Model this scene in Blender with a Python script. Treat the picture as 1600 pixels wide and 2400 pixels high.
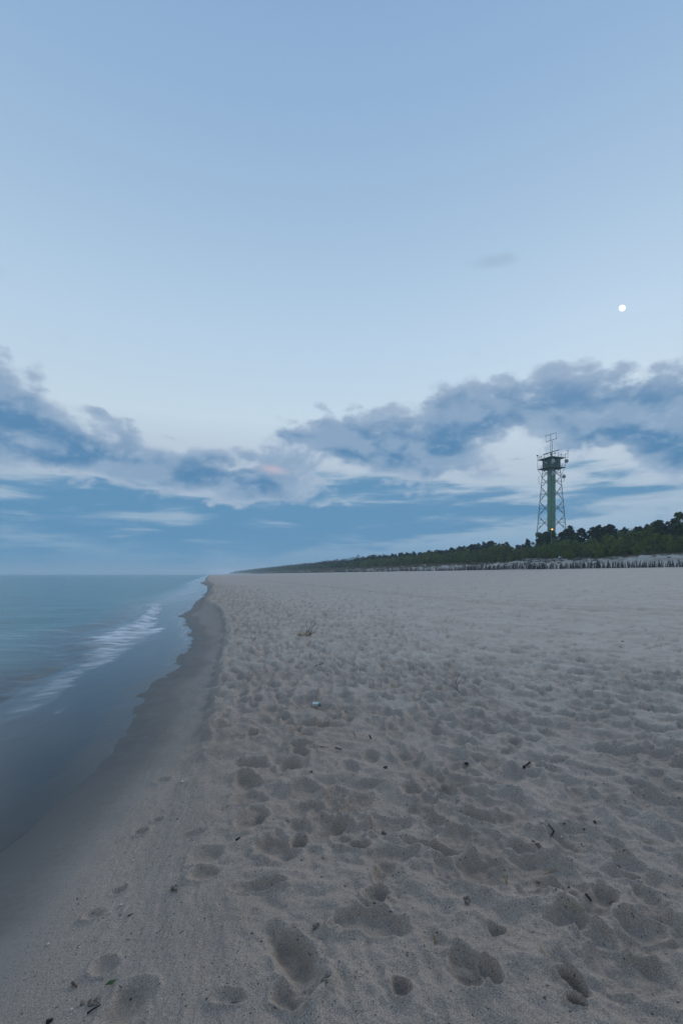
import bpy, math, random
import numpy as np
from mathutils import Vector, Matrix
C = bpy.context.scene
for o in list(bpy.data.objects):
    bpy.data.objects.remove(o, do_unlink=True)
random.seed(7)
RNG = np.random.default_rng(11)
PI = math.pi

# ------------------------------------------------------------------ camera
EYE = 1.45                      # eye height over the dry sand
FPX, CU, HV = 1100.0, 800.0, 1346.0   # focal length, centre and horizon of the 1600x2400 photograph
cam_d = bpy.data.cameras.new('camera')
cam = bpy.data.objects.new('camera', cam_d)
C.collection.objects.link(cam)
cam.location = (0, 0, EYE)
cam.rotation_euler = (PI / 2, 0, 0)
cam_d.sensor_fit = 'VERTICAL'
cam_d.sensor_height = 36.0
cam_d.sensor_width = 24.0
cam_d.lens = FPX / 2400 * 36
cam_d.shift_y = (HV - 1200) / 2400
cam_d.clip_start = 0.05
cam_d.clip_end = 60000
C.camera = cam

# ------------------------------------------------------------------ view
C.view_settings.view_transform = 'Standard'
C.view_settings.look = 'None'
C.view_settings.exposure = 0.0
C.view_settings.gamma = 1.0
C.view_settings.use_curve_mapping = False
C.cycles.use_denoising = True
C.cycles.max_bounces = 6
C.cycles.volume_bounces = 1
C.cycles.transparent_max_bounces = 12

# ------------------------------------------------------------------ node helper
def lin(r, g, b):
    f = lambda c: c / 12.92 if c <= 0.04045 else ((c + 0.055) / 1.055) ** 2.4
    return (f(r / 255), f(g / 255), f(b / 255), 1.0)

class NT:
    """a small wrapper that builds math node graphs"""
    def __init__(s, tree): s.t = tree; s.L = tree.links
    def node(s, ty, **kw):
        n = s.t.nodes.new(ty)
        for k, v in kw.items(): setattr(n, k, v)
        return n
    def put(s, sock, v):
        if isinstance(v, bpy.types.NodeSocket): s.L.new(v, sock)
        else: sock.default_value = v
    def m(s, op, a, b=None, c=None, clamp=False):
        n = s.node('ShaderNodeMath', operation=op, use_clamp=clamp)
        s.put(n.inputs[0], a)
        if b is not None: s.put(n.inputs[1], b)
        if c is not None: s.put(n.inputs[2], c)
        return n.outputs[0]
    def add(s, a, b): return s.m('ADD', a, b)
    def sub(s, a, b): return s.m('SUBTRACT', a, b)
    def mul(s, a, b): return s.m('MULTIPLY', a, b)
    def div(s, a, b): return s.m('DIVIDE', a, b)
    def smooth(s, v, lo, hi, a=0.0, b=1.0):
        n = s.node('ShaderNodeMapRange', interpolation_type='SMOOTHSTEP')
        s.put(n.inputs['Value'], v)
        for k, x in (('From Min', lo), ('From Max', hi), ('To Min', a), ('To Max', b)): s.put(n.inputs[k], x)
        return n.outputs[0]
    def mix(s, f, a, b, blend='MIX'):
        n = s.node('ShaderNodeMix', data_type='RGBA', blend_type=blend)
        s.put(n.inputs[0], f); s.put(n.inputs[6], a); s.put(n.inputs[7], b)
        return n.outputs[2]
    def comb(s, x, y, z):
        n = s.node('ShaderNodeCombineXYZ')
        for i, v in enumerate((x, y, z)): s.put(n.inputs[i], v)
        return n.outputs[0]
    def noise(s, vec, scale, detail=4.0, rough=0.5, dist=0.0, out='Fac', dim='3D'):
        n = s.node('ShaderNodeTexNoise', noise_dimensions=dim)
        if vec is not None: s.L.new(vec, n.inputs['Vector'])
        n.inputs['Scale'].default_value = scale
        n.inputs['Detail'].default_value = detail
        n.inputs['Roughness'].default_value = rough
        n.inputs['Distortion'].default_value = dist
        return n.outputs[out]
    def ramp(s, v, stops, interp='LINEAR'):
        n = s.node('ShaderNodeValToRGB'); n.color_ramp.interpolation = interp
        e = n.color_ramp.elements
        while len(e) < len(stops): e.new(0.5)
        for q, (p, c) in zip(e, stops): q.position = p; q.color = c
        s.put(n.inputs[0], v)
        return n.outputs[0]
    def attr(s, name):
        n = s.node('ShaderNodeAttribute', attribute_name=name)
        return n.outputs['Fac']

# ------------------------------------------------------------------ sky
MOON_AZ = math.atan((1457 - CU) / FPX)
MOON_EL = math.atan((HV - 722) * math.cos(MOON_AZ) / FPX)
SKY_STRENGTH = 0.12
world = bpy.data.worlds.new('World')
C.world = world
world.use_nodes = True
def build_sky():
    t = world.node_tree; t.nodes.clear(); g = NT(t)
    tc = g.node('ShaderNodeTexCoord')
    sep = g.node('ShaderNodeSeparateXYZ'); t.links.new(tc.outputs['Generated'], sep.inputs[0])
    X, Y, Z = sep.outputs
    az = g.mul(g.m('ARCTAN2', X, Y), 180 / PI)
    el = g.mul(g.m('ARCSINE', Z), 180 / PI)
    # clear twilight gradient by elevation (0..90 degrees)
    e01 = g.m('DIVIDE', el, 90.0, clamp=True)
    grad = g.ramp(e01, [(0.0, lin(104, 154, 190)), (0.045, lin(122, 161, 193)), (0.085, lin(160, 182, 203)), (0.14, lin(184, 199, 214)), (0.20, lin(200, 219, 232)),
                        (0.29, lin(186, 211, 233)), (0.40, lin(165, 194, 222)), (0.50, lin(149, 181, 216)),
                        (0.58, lin(139, 172, 211)), (1.0, lin(110, 148, 196))])
    nishita = g.node('ShaderNodeTexSky', sky_type='NISHITA')
    nishita.sun_disc = False
    nishita.sun_elevation = MOON_EL
    nishita.sun_rotation = MOON_AZ
    nishita.air_density = 1.0; nishita.dust_density = 0.3; nishita.ozone_density = 2.0
    base = g.mix(0.06, g.mix(1.0, grad, (1 / SKY_STRENGTH,) * 3 + (1,), 'MULTIPLY'), nishita.outputs[0])
    # cloud banks: soft bodies in azimuth/elevation broken up by noise
    def px(u, v):
        a = math.atan((u - CU) / FPX)
        return math.degrees(a), math.degrees(math.atan((HV - v) * math.cos(a) / FPX))
    def blob(u, v, su, sv, ang, w):
        a0, e0 = px(u, v)
        a = math.radians(a0)
        sa = math.degrees(1.22 * su / FPX * math.cos(a) ** 2); se = math.degrees(1.32 * sv / FPX * math.cos(a))
        ca, sn = math.cos(math.radians(ang)), math.sin(math.radians(ang))   # positive angle: falls to the right
        dx, dy = g.sub(az, a0), g.sub(el, e0)
        p = g.m('DIVIDE', g.sub(g.mul(dx, ca), g.mul(dy, sn)), sa)
        q = g.m('DIVIDE', g.add(g.mul(dx, sn), g.mul(dy, ca)), se)
        r2 = g.m('MULTIPLY_ADD', p, p, g.mul(q, q))
        return g.mul(g.m('EXPONENT', g.mul(r2, -1.0)), w)
    high = [(-70, 905, 150, 105, 32, 1.05), (60, 980, 120, 60, 28, .9), (110, 1055, 170, 40, 12, 1.0), (330, 1085, 170, 40, 8, .95),
            (520, 1125, 170, 38, 8, 1.0), (640, 1140, 110, 40, 4, .7), (275, 1000, 60, 22, 25, .55), (390, 1022, 45, 10, 5, .35),
            (480, 1060, 60, 12, 6, .35), (760, 1015, 90, 36, -8, .85), (880, 1052, 165, 52, 6, 1.05), (1010, 1075, 125, 46, 8, 1.0),
            (1050, 955, 100, 42, -10, .95), (1170, 985, 120, 42, -4, .95), (1305, 920, 95, 52, 6, 1.0), (1420, 985, 130, 60, 4, 1.0),
            (1560, 960, 120, 70, 0, 1.0), (1590, 1070, 90, 40, 0, .95), (1360, 1050, 60, 25, 10, .5), (1700, 1000, 180, 110, 0, 1.0),
            (680, 1085, 60, 25, 0, .6), (670, 1020, 30, 10, 0, .55), (235, 965, 26, 9, 20, .5), (310, 985, 24, 10, 20, .5), (590, 1068, 30, 8, 4, .45), (765, 960, 26, 8, 15, .45), (1130, 930, 60, 22, 0, .5), (1160, 1105, 45, 14, 0, .45), (-30, 1085, 70, 22, 5, .6)]
    low = [(1400, 1140, 90, 24, -4, .8), (760, 1150, 130, 36, 2, .75), (1000, 1180, 200, 28, 2, .6), (420, 1250, 380, 36, 0, 1.0),
           (120, 1210, 240, 42, 0, .8), (350, 1300, 500, 40, 0, .9), (750, 1215, 170, 26, 0, .65), (1180, 1165, 120, 18, 0, .35), (1100, 1205, 220, 18, 0, .5), (1180, 1095, 60, 12, -6, .45), (1330, 1090, 80, 12, 8, .45), (930, 1135, 140, 14, 6, .45),
           (820, 1265, 240, 22, 0, .6), (850, 1165, 260, 26, 2, .5), (1000, 1235, 300, 22, 0, .55), (1250, 1185, 200, 18, 0, .45), (1480, 1205, 180, 16, 0, .4), (1050, 1125, 150, 14, 4, .4), (1560, 1150, 110, 14, 0, .4), (200, 1140, 160, 22, 0, .4), (330, 1165, 340, 26, 3, .62), (80, 1125, 110, 16, 4, .55), (560, 1190, 200, 18, 3, .6), (230, 1120, 60, 8, 6, .4), (1250, 1215, 170, 14, 0, .5), (-300, 1180, 260, 50, 0, .9),
           (1900, 1150, 300, 40, 0, .8)]
    def total(bl):
        s_ = None
        for b in bl:
            v = blob(*b); s_ = v if s_ is None else g.add(s_, v)
        return s_
    # the same kind of cover all round the rest of the horizon
    aaz = g.m('ABSOLUTE', az)
    out = g.smooth(aaz, 42, 60)
    outhigh = g.mul(out, g.mul(g.smooth(el, 24, 14), g.smooth(g.noise(tc.outputs['Generated'], 2.4, 2.0), .38, .60)))
    outlow = g.mul(out, g.smooth(el, 11, 4, 0.0, .8))
    H = g.add(total(high), outhigh)
    L = g.add(total(low), outlow)
    vec = g.comb(g.mul(az, 1 / 57.3), g.mul(el, 1.55 / 57.3), 0.0)
    # warp for puffy rims
    wn = g.node('ShaderNodeTexNoise'); wn.inputs['Scale'].default_value = 7.0; wn.inputs['Detail'].default_value = 3.0
    dvec = g.node('ShaderNodeVectorMath', operation='MULTIPLY_ADD')
    # direction vector stretched so that noise has no seam behind the viewer
    st = g.comb(X, Y, g.mul(Z, 1.7))
    t.links.new(st, wn.inputs['Vector'])
    t.links.new(wn.outputs['Color'], dvec.inputs[0]); dvec.inputs[1].default_value = (.05, .05, .05); t.links.new(st, dvec.inputs[2])
    pv = dvec.outputs[0]
    n1 = g.noise(pv, 9.0, 10.0, 0.60)
    up = g.node('ShaderNodeVectorMath', operation='ADD'); t.links.new(pv, up.inputs[0]); up.inputs[1].default_value = (0, 0, 0.05)
    n1u = g.noise(up.outputs[0], 9.0, 4.0, 0.5)
    n1l = g.noise(pv, 9.0, 4.0, 0.5)
    sl = g.comb(X, Y, g.mul(Z, 7.0))
    n2 = g.noise(sl, 5.2, 9.0, 0.58, 0.25)
    vo = g.node('ShaderNodeTexVoronoi', feature='SMOOTH_F1'); vo.inputs['Scale'].default_value = 17.0; vo.inputs['Smoothness'].default_value = .35
    vo.inputs['Detail'].default_value = 1.0; vo.inputs['Roughness'].default_value = .5
    wv = g.node('ShaderNodeVectorMath', operation='MULTIPLY_ADD'); t.links.new(g.noise(st, 22.0, 3.0, .6, 0, 'Color'), wv.inputs[0]); wv.inputs[1].default_value = (.05, .05, .05); t.links.new(pv, wv.inputs[2])
    t.links.new(wv.outputs[0], vo.inputs['Vector'])
    lump = g.sub(.48, vo.outputs['Distance'])
    dH = g.add(g.mul(H, .98), g.add(g.mul(g.sub(n1, 0.5), 2.3), g.mul(lump, .75)))
    dL = g.add(g.mul(L, .86), g.mul(g.sub(n2, 0.5), 3.7))
    aH = g.mul(g.smooth(dH, 0.30, 0.84), g.smooth(H, .04, .26))
    aL = g.mul(g.mul(g.smooth(dL, 0.15, 1.0), 0.92), g.smooth(L, .04, .25))
    k = 1 / SKY_STRENGTH
    def s(c): return tuple(x * k for x in c[:3]) + (1,)
    # bodies go from pale rims to slate blue where the cloud is thick or its underside faces down
    lit = g.smooth(g.sub(n1u, n1l), -0.10, 0.12)
    thickH = g.smooth(g.add(dH, g.mul(lump, -.35)), 0.50, 1.45)
    cH = g.mix(thickH, s(lin(164, 183, 205)), s(lin(86, 133, 174)))
    cH = g.mix(g.mul(g.sub(1.0, lit), .45), cH, s(lin(176, 194, 214)))
    cH = g.mix(g.mul(g.smooth(el, 13.5, 22), .30), cH, s(lin(150, 170, 198)))
    mott = g.noise(pv, 26.0, 5.0, .6)
    cH = g.mix(g.mul(g.smooth(mott, .50, .72), .40), cH, s(lin(164, 187, 210)))
    cL = g.mix(g.smooth(dL, 0.25, 1.35), s(lin(160, 184, 205)), s(lin(84, 139, 180)))
    c = g.mix(aL, base, cL)
    c = g.mix(aH, c, cH)
    # thin lone wisps high up
    W = total([(1148, 612, 62, 13, 3, 1.0), (1110, 828, 24, 8, 15, .7), (1176, 846, 26, 8, 5, .6), (150, 790, 22, 12, 25, .7), (-10, 640, 25, 40, 60, .6), (1480, 460, 80, 30, 5, .22)])
    aW = g.mul(g.smooth(g.add(W, g.mul(g.sub(n1, .5), 1.6)), .35, 1.1), .42)
    c = g.mix(aW, c, s(lin(150, 172, 198)))
    # the small pink patch where the last light comes through
    P = blob(640, 1100, 24, 7, 8, 1.0)
    c = g.mix(g.mul(P, .42), c, s(lin(232, 200, 203)))
    # murk close to the horizon and below it
    murk = g.smooth(el, 5.0, 1.0)
    c = g.mix(g.mul(murk, .7), c, s(lin(88, 143, 183)))
    bg = g.node('ShaderNodeBackground'); bg.inputs['Strength'].default_value = SKY_STRENGTH
    t.links.new(c, bg.inputs['Color'])
    o = g.node('ShaderNodeOutputWorld'); t.links.new(bg.outputs[0], o.inputs['Surface'])
build_sky()

# the soft glow from the side of the moon
sun_d = bpy.data.lights.new('sun', 'SUN')
sun = bpy.data.objects.new('sun', sun_d); C.collection.objects.link(sun)
sun_d.energy = 1.05
sun_d.angle = math.radians(22)
sun_d.color = (0.94, 0.98, 1.0)
to_moon = Vector((math.sin(MOON_AZ) * math.cos(MOON_EL), math.cos(MOON_AZ) * math.cos(MOON_EL), math.sin(MOON_EL)))
sun.rotation_euler = to_moon.to_track_quat('Z', 'Y').to_euler()

# ------------------------------------------------------------------ object helpers
def link(o, parent=None):
    C.collection.objects.link(o)
    if parent is not None: o.parent = parent
    return o
def tag(o, label=None, cat=None, group=None, kind=None):
    if label: o['label'] = label
    if cat: o['category'] = cat
    if group: o['group'] = group
    if kind: o['kind'] = kind
    return o
def empty(name, loc=(0, 0, 0), rz=0.0):
    o = bpy.data.objects.new(name, None)
    o.location = loc; o.rotation_euler = (0, 0, rz); o.empty_display_size = .2
    return link(o)
def mesh_np(name, V, F, mat=None, smooth=False, attrs=None):
    """mesh from numpy arrays; F is an (n,3) or (n,4) index array"""
    V = np.asarray(V, np.float32); F = np.asarray(F, np.int32)
    me = bpy.data.meshes.new(name)
    n, k = F.shape
    me.vertices.add(len(V)); me.vertices.foreach_set('co', V.ravel())
    me.loops.add(n * k); me.loops.foreach_set('vertex_index', F.ravel())
    me.polygons.add(n)
    me.polygons.foreach_set('loop_start', np.arange(0, n * k, k, dtype=np.int32))
    me.polygons.foreach_set('loop_total', np.full(n, k, np.int32))
    me.polygons.foreach_set('use_smooth', np.full(n, smooth, bool))
    me.update(calc_edges=True)
    for a, val in (attrs or {}).items():
        at = me.attributes.new(a, 'FLOAT', 'POINT'); at.data.foreach_set('value', np.asarray(val, np.float32).ravel())
    if mat: me.materials.append(mat)
    return me
def obj(name, me, parent=None):
    return link(bpy.data.objects.new(name, me), parent)

class MB:
    """collects boxes, tubes and lathes into one mesh of polygons"""
    def __init__(s): s.v = []; s.f = []
    def poly(s, pts, faces):
        b = len(s.v); s.v += [tuple(p) for p in pts]; s.f += [tuple(b + i for i in f) for f in faces]
    def box(s, c, size, M=None):
        x, y, z = [q / 2 for q in size]
        pts = [Vector((sx * x, sy * y, sz * z)) for sz in (-1, 1) for sy in (-1, 1) for sx in (-1, 1)]
        if M is not None: pts = [M @ p for p in pts]
        s.poly([p + Vector(c) for p in pts], [(0, 2, 3, 1), (4, 5, 7, 6), (0, 1, 5, 4), (2, 6, 7, 3), (0, 4, 6, 2), (1, 3, 7, 5)])
    def tube(s, pts, r, n=5, cap=True):
        pts = [Vector(p) for p in pts]
        if not isinstance(r, (list, tuple)): r = [r] * len(pts)
        b = len(s.v); prev = None
        for i, p in enumerate(pts):
            d = (pts[min(i + 1, len(pts) - 1)] - pts[max(i - 1, 0)]).normalized()
            ref = Vector((0, 0, 1)) if abs(d.z) < .9 else Vector((1, 0, 0))
            if prev is None: a = d.cross(ref).normalized()
            else:
                a = prev - d * prev.dot(d)
                a = a.normalized() if a.length > 1e-6 else d.cross(ref).normalized()
            prev = a; c = d.cross(a)
            for k in range(n):
                t = 2 * PI * k / n
                s.v.append(tuple(p + (a * math.cos(t) + c * math.sin(t)) * r[i]))
        for i in range(len(pts) - 1):
            for k in range(n):
                k2 = (k + 1) % n
                s.f.append((b + i * n + k, b + i * n + k2, b + (i + 1) * n + k2, b + (i + 1) * n + k))
        if cap:
            s.f.append(tuple(b + k for k in reversed(range(n))))
            s.f.append(tuple(b + (len(pts) - 1) * n + k for k in range(n)))
    def lathe(s, prof, M=None, n=16):
        b = len(s.v)
        for r, z in prof:
            for k in range(n):
                p = Vector((r * math.cos(2 * PI * k / n), r * math.sin(2 * PI * k / n), z))
                s.v.append(tuple(M @ p if M is not None else p))
        for i in range(len(prof) - 1):
            for k in range(n):
                k2 = (k + 1) % n
                s.f.append((b + i * n + k, b + i * n + k2, b + (i + 1) * n + k2, b + (i + 1) * n + k))
        s.f.append(tuple(b + k for k in reversed(range(n))))
        s.f.append(tuple(b + (len(prof) - 1) * n + k for k in range(n)))
    def mesh(s, name, mat, smooth=False):
        me = bpy.data.meshes.new(name); me.from_pydata(s.v, [], s.f)
        if smooth: me.polygons.foreach_set('use_smooth', [True] * len(me.polygons))
        me.update()
        if mat: me.materials.append(mat)
        return me
    def build(s, name, mat, parent=None, smooth=False):
        return obj(name, s.mesh(name, mat, smooth), parent)

# ------------------------------------------------------------------ materials
def new_mat(name):
    m = bpy.data.materials.new(name); m.use_nodes = True
    m.node_tree.nodes.clear(); g = NT(m.node_tree)
    out = g.node('ShaderNodeOutputMaterial'); b = g.node('ShaderNodeBsdfPrincipled')
    g.L.new(b.outputs[0], out.inputs['Surface'])
    return m, g, b, out
def paint(name, col, rough=.5, var=.25, scale=3.0, metallic=0.0, spec=.4):
    """plain colour with weathering"""
    m, g, b, out = new_mat(name)
    tc = g.node('ShaderNodeTexCoord').outputs['Object']
    n = g.noise(tc, scale, 6.0, .6)
    lo = tuple(c * (1 - var) for c in col) + (1,); hi = tuple(min(1, c * (1 + var)) for c in col) + (1,)
    g.put(b.inputs['Base Color'], g.mix(g.smooth(n, .3, .7), lo, hi))
    g.put(b.inputs['Roughness'], g.smooth(n, .2, .8, rough * .8, min(1, rough * 1.2)))
    b.inputs['Metallic'].default_value = metallic
    b.inputs['Specular IOR Level'].default_value = spec
    return m
def leafy(name, cols, var=.35):
    """foliage: tint by tree and by clump"""
    m, g, b, out = new_mat(name)
    oi = g.node('ShaderNodeObjectInfo')
    geo = g.node('ShaderNodeNewGeometry')
    tint = g.ramp(oi.outputs['Random'], [(i / (len(cols) - 1), c + (1,)) for i, c in enumerate(cols)])
    n = g.noise(geo.outputs['Position'], .9, 3.0, .6)
    f = g.smooth(n, .3, .7, 1 - var, 1 + var)
    rnd = g.smooth(geo.outputs['Random Per Island'], 0, 1, .7, 1.3)
    k = g.mul(f, rnd)
    v = g.node('ShaderNodeVectorMath', operation='SCALE'); g.L.new(tint, v.inputs[0]); g.L.new(k, v.inputs['Scale'])
    g.L.new(v.outputs[0], b.inputs['Base Color'])
    b.inputs['Roughness'].default_value = .75
    b.inputs['Specular IOR Level'].default_value = .15
    return m

# ------------------------------------------------------------------ noise in numpy
def perlin(x, y, seed=0):
    r = np.random.default_rng(seed); perm = r.permutation(512).astype(np.int32)
    ang = r.random(512) * 2 * np.pi; gx, gy = np.cos(ang), np.sin(ang)
    xi = np.floor(x).astype(np.int64); yi = np.floor(y).astype(np.int64)
    xf = x - xi; yf = y - yi
    def gr(ix, iy, dx, dy):
        h = perm[(perm[ix & 511] + iy) & 511]
        return gx[h] * dx + gy[h] * dy
    u = xf * xf * xf * (xf * (xf * 6 - 15) + 10); v = yf * yf * yf * (yf * (yf * 6 - 15) + 10)
    a = gr(xi, yi, xf, yf); b = gr(xi + 1, yi, xf - 1, yf)
    c = gr(xi, yi + 1, xf, yf - 1); d = gr(xi + 1, yi + 1, xf - 1, yf - 1)
    return 1.4 * ((a + u * (b - a)) + v * ((c + u * (d - c)) - (a + u * (b - a))))
def fbm(x, y, octv=4, seed=0, gain=.5):
    s = 0; a = 1.0; f = 1.0
    for i in range(octv):
        s = s + a * perlin(x * f + 13.7 * i, y * f - 7.1 * i, seed + i); a *= gain; f *= 2.03
    return s
def sst(x, lo, hi):
    t = np.clip((x - lo) / (hi - lo), 0, 1); return t * t * (3 - 2 * t)

# ------------------------------------------------------------------ lie of the land
# lip of the low sand scarp: (photo u, v) read on the level of the dry sand
LIP = [(484, 1360), (503, 1370), (496, 1376), (491, 1381), (478, 1402), (496, 1412), (516, 1425), (528, 1462), (530, 1483), (529, 1502), (517, 1537), (505, 1600),
       (494, 1660), (482, 1714), (472, 1790), (455, 1880), (445, 1950), (440, 2010), (450, 2100), (470, 2200), (500, 2350), (520, 2500)]
lip_y = np.array([EYE * FPX / (v - HV) for u, v in LIP]); lip_x = np.array([(u - CU) / FPX for u, v in LIP]) * lip_y
ly = np.concatenate([[9000.0, 2000.0, 400.0, 180.0], lip_y, [0.6, -40.0]])
lx = np.concatenate([[-.28 * 9000 - .3, -.28 * 2000 - .3, -.28 * 400 - .9, -.28 * 180 - 1.5], lip_x, [-.22, 8.0]])
o_ = np.argsort(ly); ly, lx = ly[o_], lx[o_]
CW, SW = .963, .27             # the coast runs 15.7 degrees left of straight ahead
def lip(y): return np.interp(y, ly, lx)
def inland(x, y): return (x - lip(y)) * CW
SEA = -0.40
def profile(x, y, d=None):
    """height of the beach without its small relief"""
    if d is None: d = inland(x, y)
    s = (x + .3) * CW + y * SW                 # distance from the mean shore, for the far rise
    rise = 2.77 * (np.clip(s, 0, 84) / 83) ** 1.6
    hs = np.interp(y, [1.5, 2.5, 4, 6, 10, 15, 200], [.02, .045, .06, .07, .075, .085, .13])
    ws = np.interp(y, [1.5, 2.5, 4, 6, 10, 15, 30], [.45, .26, .13, .08, .055, .06, .14])
    up = np.where(d > 0, rise, 0)
    dn = -hs * sst(-d, 0, 1) * 0 - hs * sst(-d / ws, -.35, 1.0)
    low = np.clip(-d - .1, 0, None)
    fore = -np.where(low < 3.0, .125 * low, .375 + .05 * (low - 3.0))
    return up + dn + np.maximum(fore, -1.4)
def ground_at(u, v, lift=0.0):
    """point of the beach seen at photo position (u, v)"""
    y = EYE * FPX / (v - HV)
    for _ in range(40):
        z = float(profile(np.array((u - CU) / FPX * y), np.array(y))) + lift
        y = .6 * y + .4 * min((EYE - z) * FPX / (v - HV), 3000) if v > HV else y
    return ((u - CU) / FPX * y, y, z)
WATERLINE = [(484, 1360), (470, 1366), (486, 1374), (488, 1388), (476, 1402), (458, 1410), (453, 1426), (430, 1439), (418, 1446), (437, 1449), (436, 1467), (452, 1475),
             (443, 1488), (453, 1497), (444, 1522), (419, 1542), (411, 1550), (423, 1561), (398, 1587), (379, 1595), (348, 1612), (337, 1637), (336, 1652), (318, 1675),
             (299, 1706), (297, 1725), (268, 1759), (230, 1800), (217, 1814), (133, 1888), (70, 1947), (0, 2000), (-90, 2080), (-220, 2200)]
wp = [ground_at(u, v) for u, v in WATERLINE]
wy = np.array([p[1] for p in wp]); wx = np.array([p[0] for p in wp])
wy = np.concatenate([[9000, 1000, 220], wy, [.5, -40]]); wx = np.concatenate([[-2521.8, -281.8, -63.4], wx, [-2.6, 5.0]])
o_ = np.argsort(wy); wy, wx = wy[o_], wx[o_]
def waterline(y): return np.interp(y, wy, wx)
def shore_point(s, t):           # s metres inland of the mean shore line, t metres along it
    return (-.3 + s * CW - t * SW, t * CW + s * SW)

# ------------------------------------------------------------------ footprints
PRINTS = []      # x, y, half length, half width, heading, depth, rim
def fp(u, v, wpx, hpx, ang=0.0, depth=.035, rim=.010):
    """a hollow placed by where the photo shows it: wpx, hpx are its size in photo pixels"""
    x, y, z = ground_at(u, v)
    a = wpx / FPX * y / 2; b = hpx * y * y / ((EYE - z) * FPX) / 2
    depth *= .62
    if a >= b: PRINTS.append((x, y, a, b, ang, depth, rim))
    else: PRINTS.append((x, y, b, a, ang + PI / 2, depth, rim))
r_ = random.Random(5)
def heading(): return (PI / 2 + .27 + r_.gauss(0, .5) + (PI if r_.random() < .5 else 0)) if r_.random() < .45 else r_.uniform(0, 2 * PI)
# trampled belt along the lip and thinner traffic over the rest of the beach
def traffic(n, y0, y1, d0, d1, dens, depth):
    k = 0; tries = 0
    while k < n and tries < n * 8:
        tries += 1
        y = math.sqrt(r_.uniform(y0 * y0, y1 * y1)) if y1 < 12 else r_.uniform(y0, y1)
        d = r_.uniform(d0, d1)
        if r_.random() > dens(d, y): continue
        x = float(lip(y)) + d / CW
        h = heading()
        L = r_.uniform(.085, .150); W = L * r_.uniform(.42, .70)
        PRINTS.append((x, y, L, W, h, depth * r_.uniform(.45, 1.25), .011 * r_.uniform(.4, 1.3))); k += 1
traffic(7600, 6, 60, .15, 9, lambda d, y: math.exp(-((d - 1.5) / 3.0) ** 2) * .95 + .05, .031)
traffic(3600, 5, 60, 2, 34, lambda d, y: .35 + .65 * math.exp(-d / 6), .030)
traffic(560, 2.4, 7.5, .30, 6.0, lambda d, y: .45 + .55 * math.exp(-d / 2.5), .021)
traffic(260, 1.0, 5, 1.5, 7.0, lambda d, y: .8, .020)
traffic(50, 1.2, 3, .5, 3.0, lambda d, y: 1, .014)
for q in [(638, 1986, 72, 46, 0, .035), (700, 1982, 40, 28, .2, .026), (882, 2105, 62, 44, 0, .034), (917, 1940, 95, 40, .1, .030), (980, 1905, 62, 34, -.5, .038),
          (966, 1856, 46, 30, 0, .045), (1042, 1855, 34, 24, 0, .050), (1120, 2052, 104, 84, .3, .048), (879, 2182, 150, 60, -.1, .022), (1345, 2322, 40, 66, .5, .050),
          (1352, 2368, 44, 26, -.5, .04), (938, 2335, 40, 44, .5, .024), (1092, 2280, 78, 100, .2, .032), (1415, 2112, 62, 46, 0, .036), (1330, 2160, 80, 64, -.3, .034),
          (1166, 2193, 36, 26, 0, .030), (1355, 1888, 74, 46, -.4, .028), (382, 1830, 38, 15, .2, .022), (330, 1952, 38, 16, .3, .026), (372, 1922, 26, 10, .3, .020),
          (456, 1957, 62, 18, .55, .020), (488, 2006, 80, 36, .35, .030), (486, 2046, 70, 26, .6, .030), (278, 2090, 32, 15, .5, .020), (225, 2145, 44, 20, .4, .014),
          (250, 2267, 64, 44, .2, .020), (300, 2350, 92, 100, .3, .040), (1201, 1737, 32, 22, 0, .050), (752, 1704, 38, 15, -.1, .034), (814, 1687, 28, 15, 0, .036),
          (718, 1725, 40, 16, -.1, .034), (576, 1648, 24, 10, 0, .030), (632, 1668, 32, 16, 0, .034), (664, 1587, 34, 13, 0, .034), (764, 1626, 28, 16, 0, .032),
          (930, 1557, 24, 12, 0, .034), (1066, 1651, 30, 14, 0, .040), (970, 1599, 30, 15, 0, .034), (905, 1675, 42, 18, -.4, .034), (1150, 2300, 40, 60, .4, .020),
          (680, 2345, 84, 52, 0, .036), (592, 1878, 78, 26, .2, .018), (720, 1860, 70, 40, .1, .026), (850, 1845, 90, 20, .15, .022), (600, 2085, 110, 26, .15, .016),
          (1030, 2000, 90, 30, -.5, .030), (1000, 1990, 130, 22, -.35, .024), (1090, 1795, 26, 14, 0, .03), (1070, 1780, 46, 16, 0, .03), (1200, 1990, 90, 40, -.3, .026),
          (840, 1990, 50, 24, 0, .026), (1460, 2060, 70, 28, -.4, .026), (1290, 2080, 90, 30, -.3, .022), (1500, 2280, 70, 60, -.6, .022), (540, 2345, 70, 40, 0, .020)]:
    fp(*q)
# the clear shoe print in the foreground: two joined ovals
PRINTS.append((-.185, 1.775, .160, .070, 2.27, .038, .012))

# ------------------------------------------------------------------ beach mesh
def polar_grid(us, vs, ye):
    """rows at the distances ye, columns fanning out from below the eye"""
    Yg = np.repeat(ye[:, None], len(us), 1)
    Xg = us[None, :] * (np.abs(Yg) + .35)
    return Xg, Yg
def quads(nr, nc):
    i = np.arange(nr * nc).reshape(nr, nc)
    return np.stack([i[:-1, :-1], i[:-1, 1:], i[1:, 1:], i[1:, :-1]], -1).reshape(-1, 4)

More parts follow.
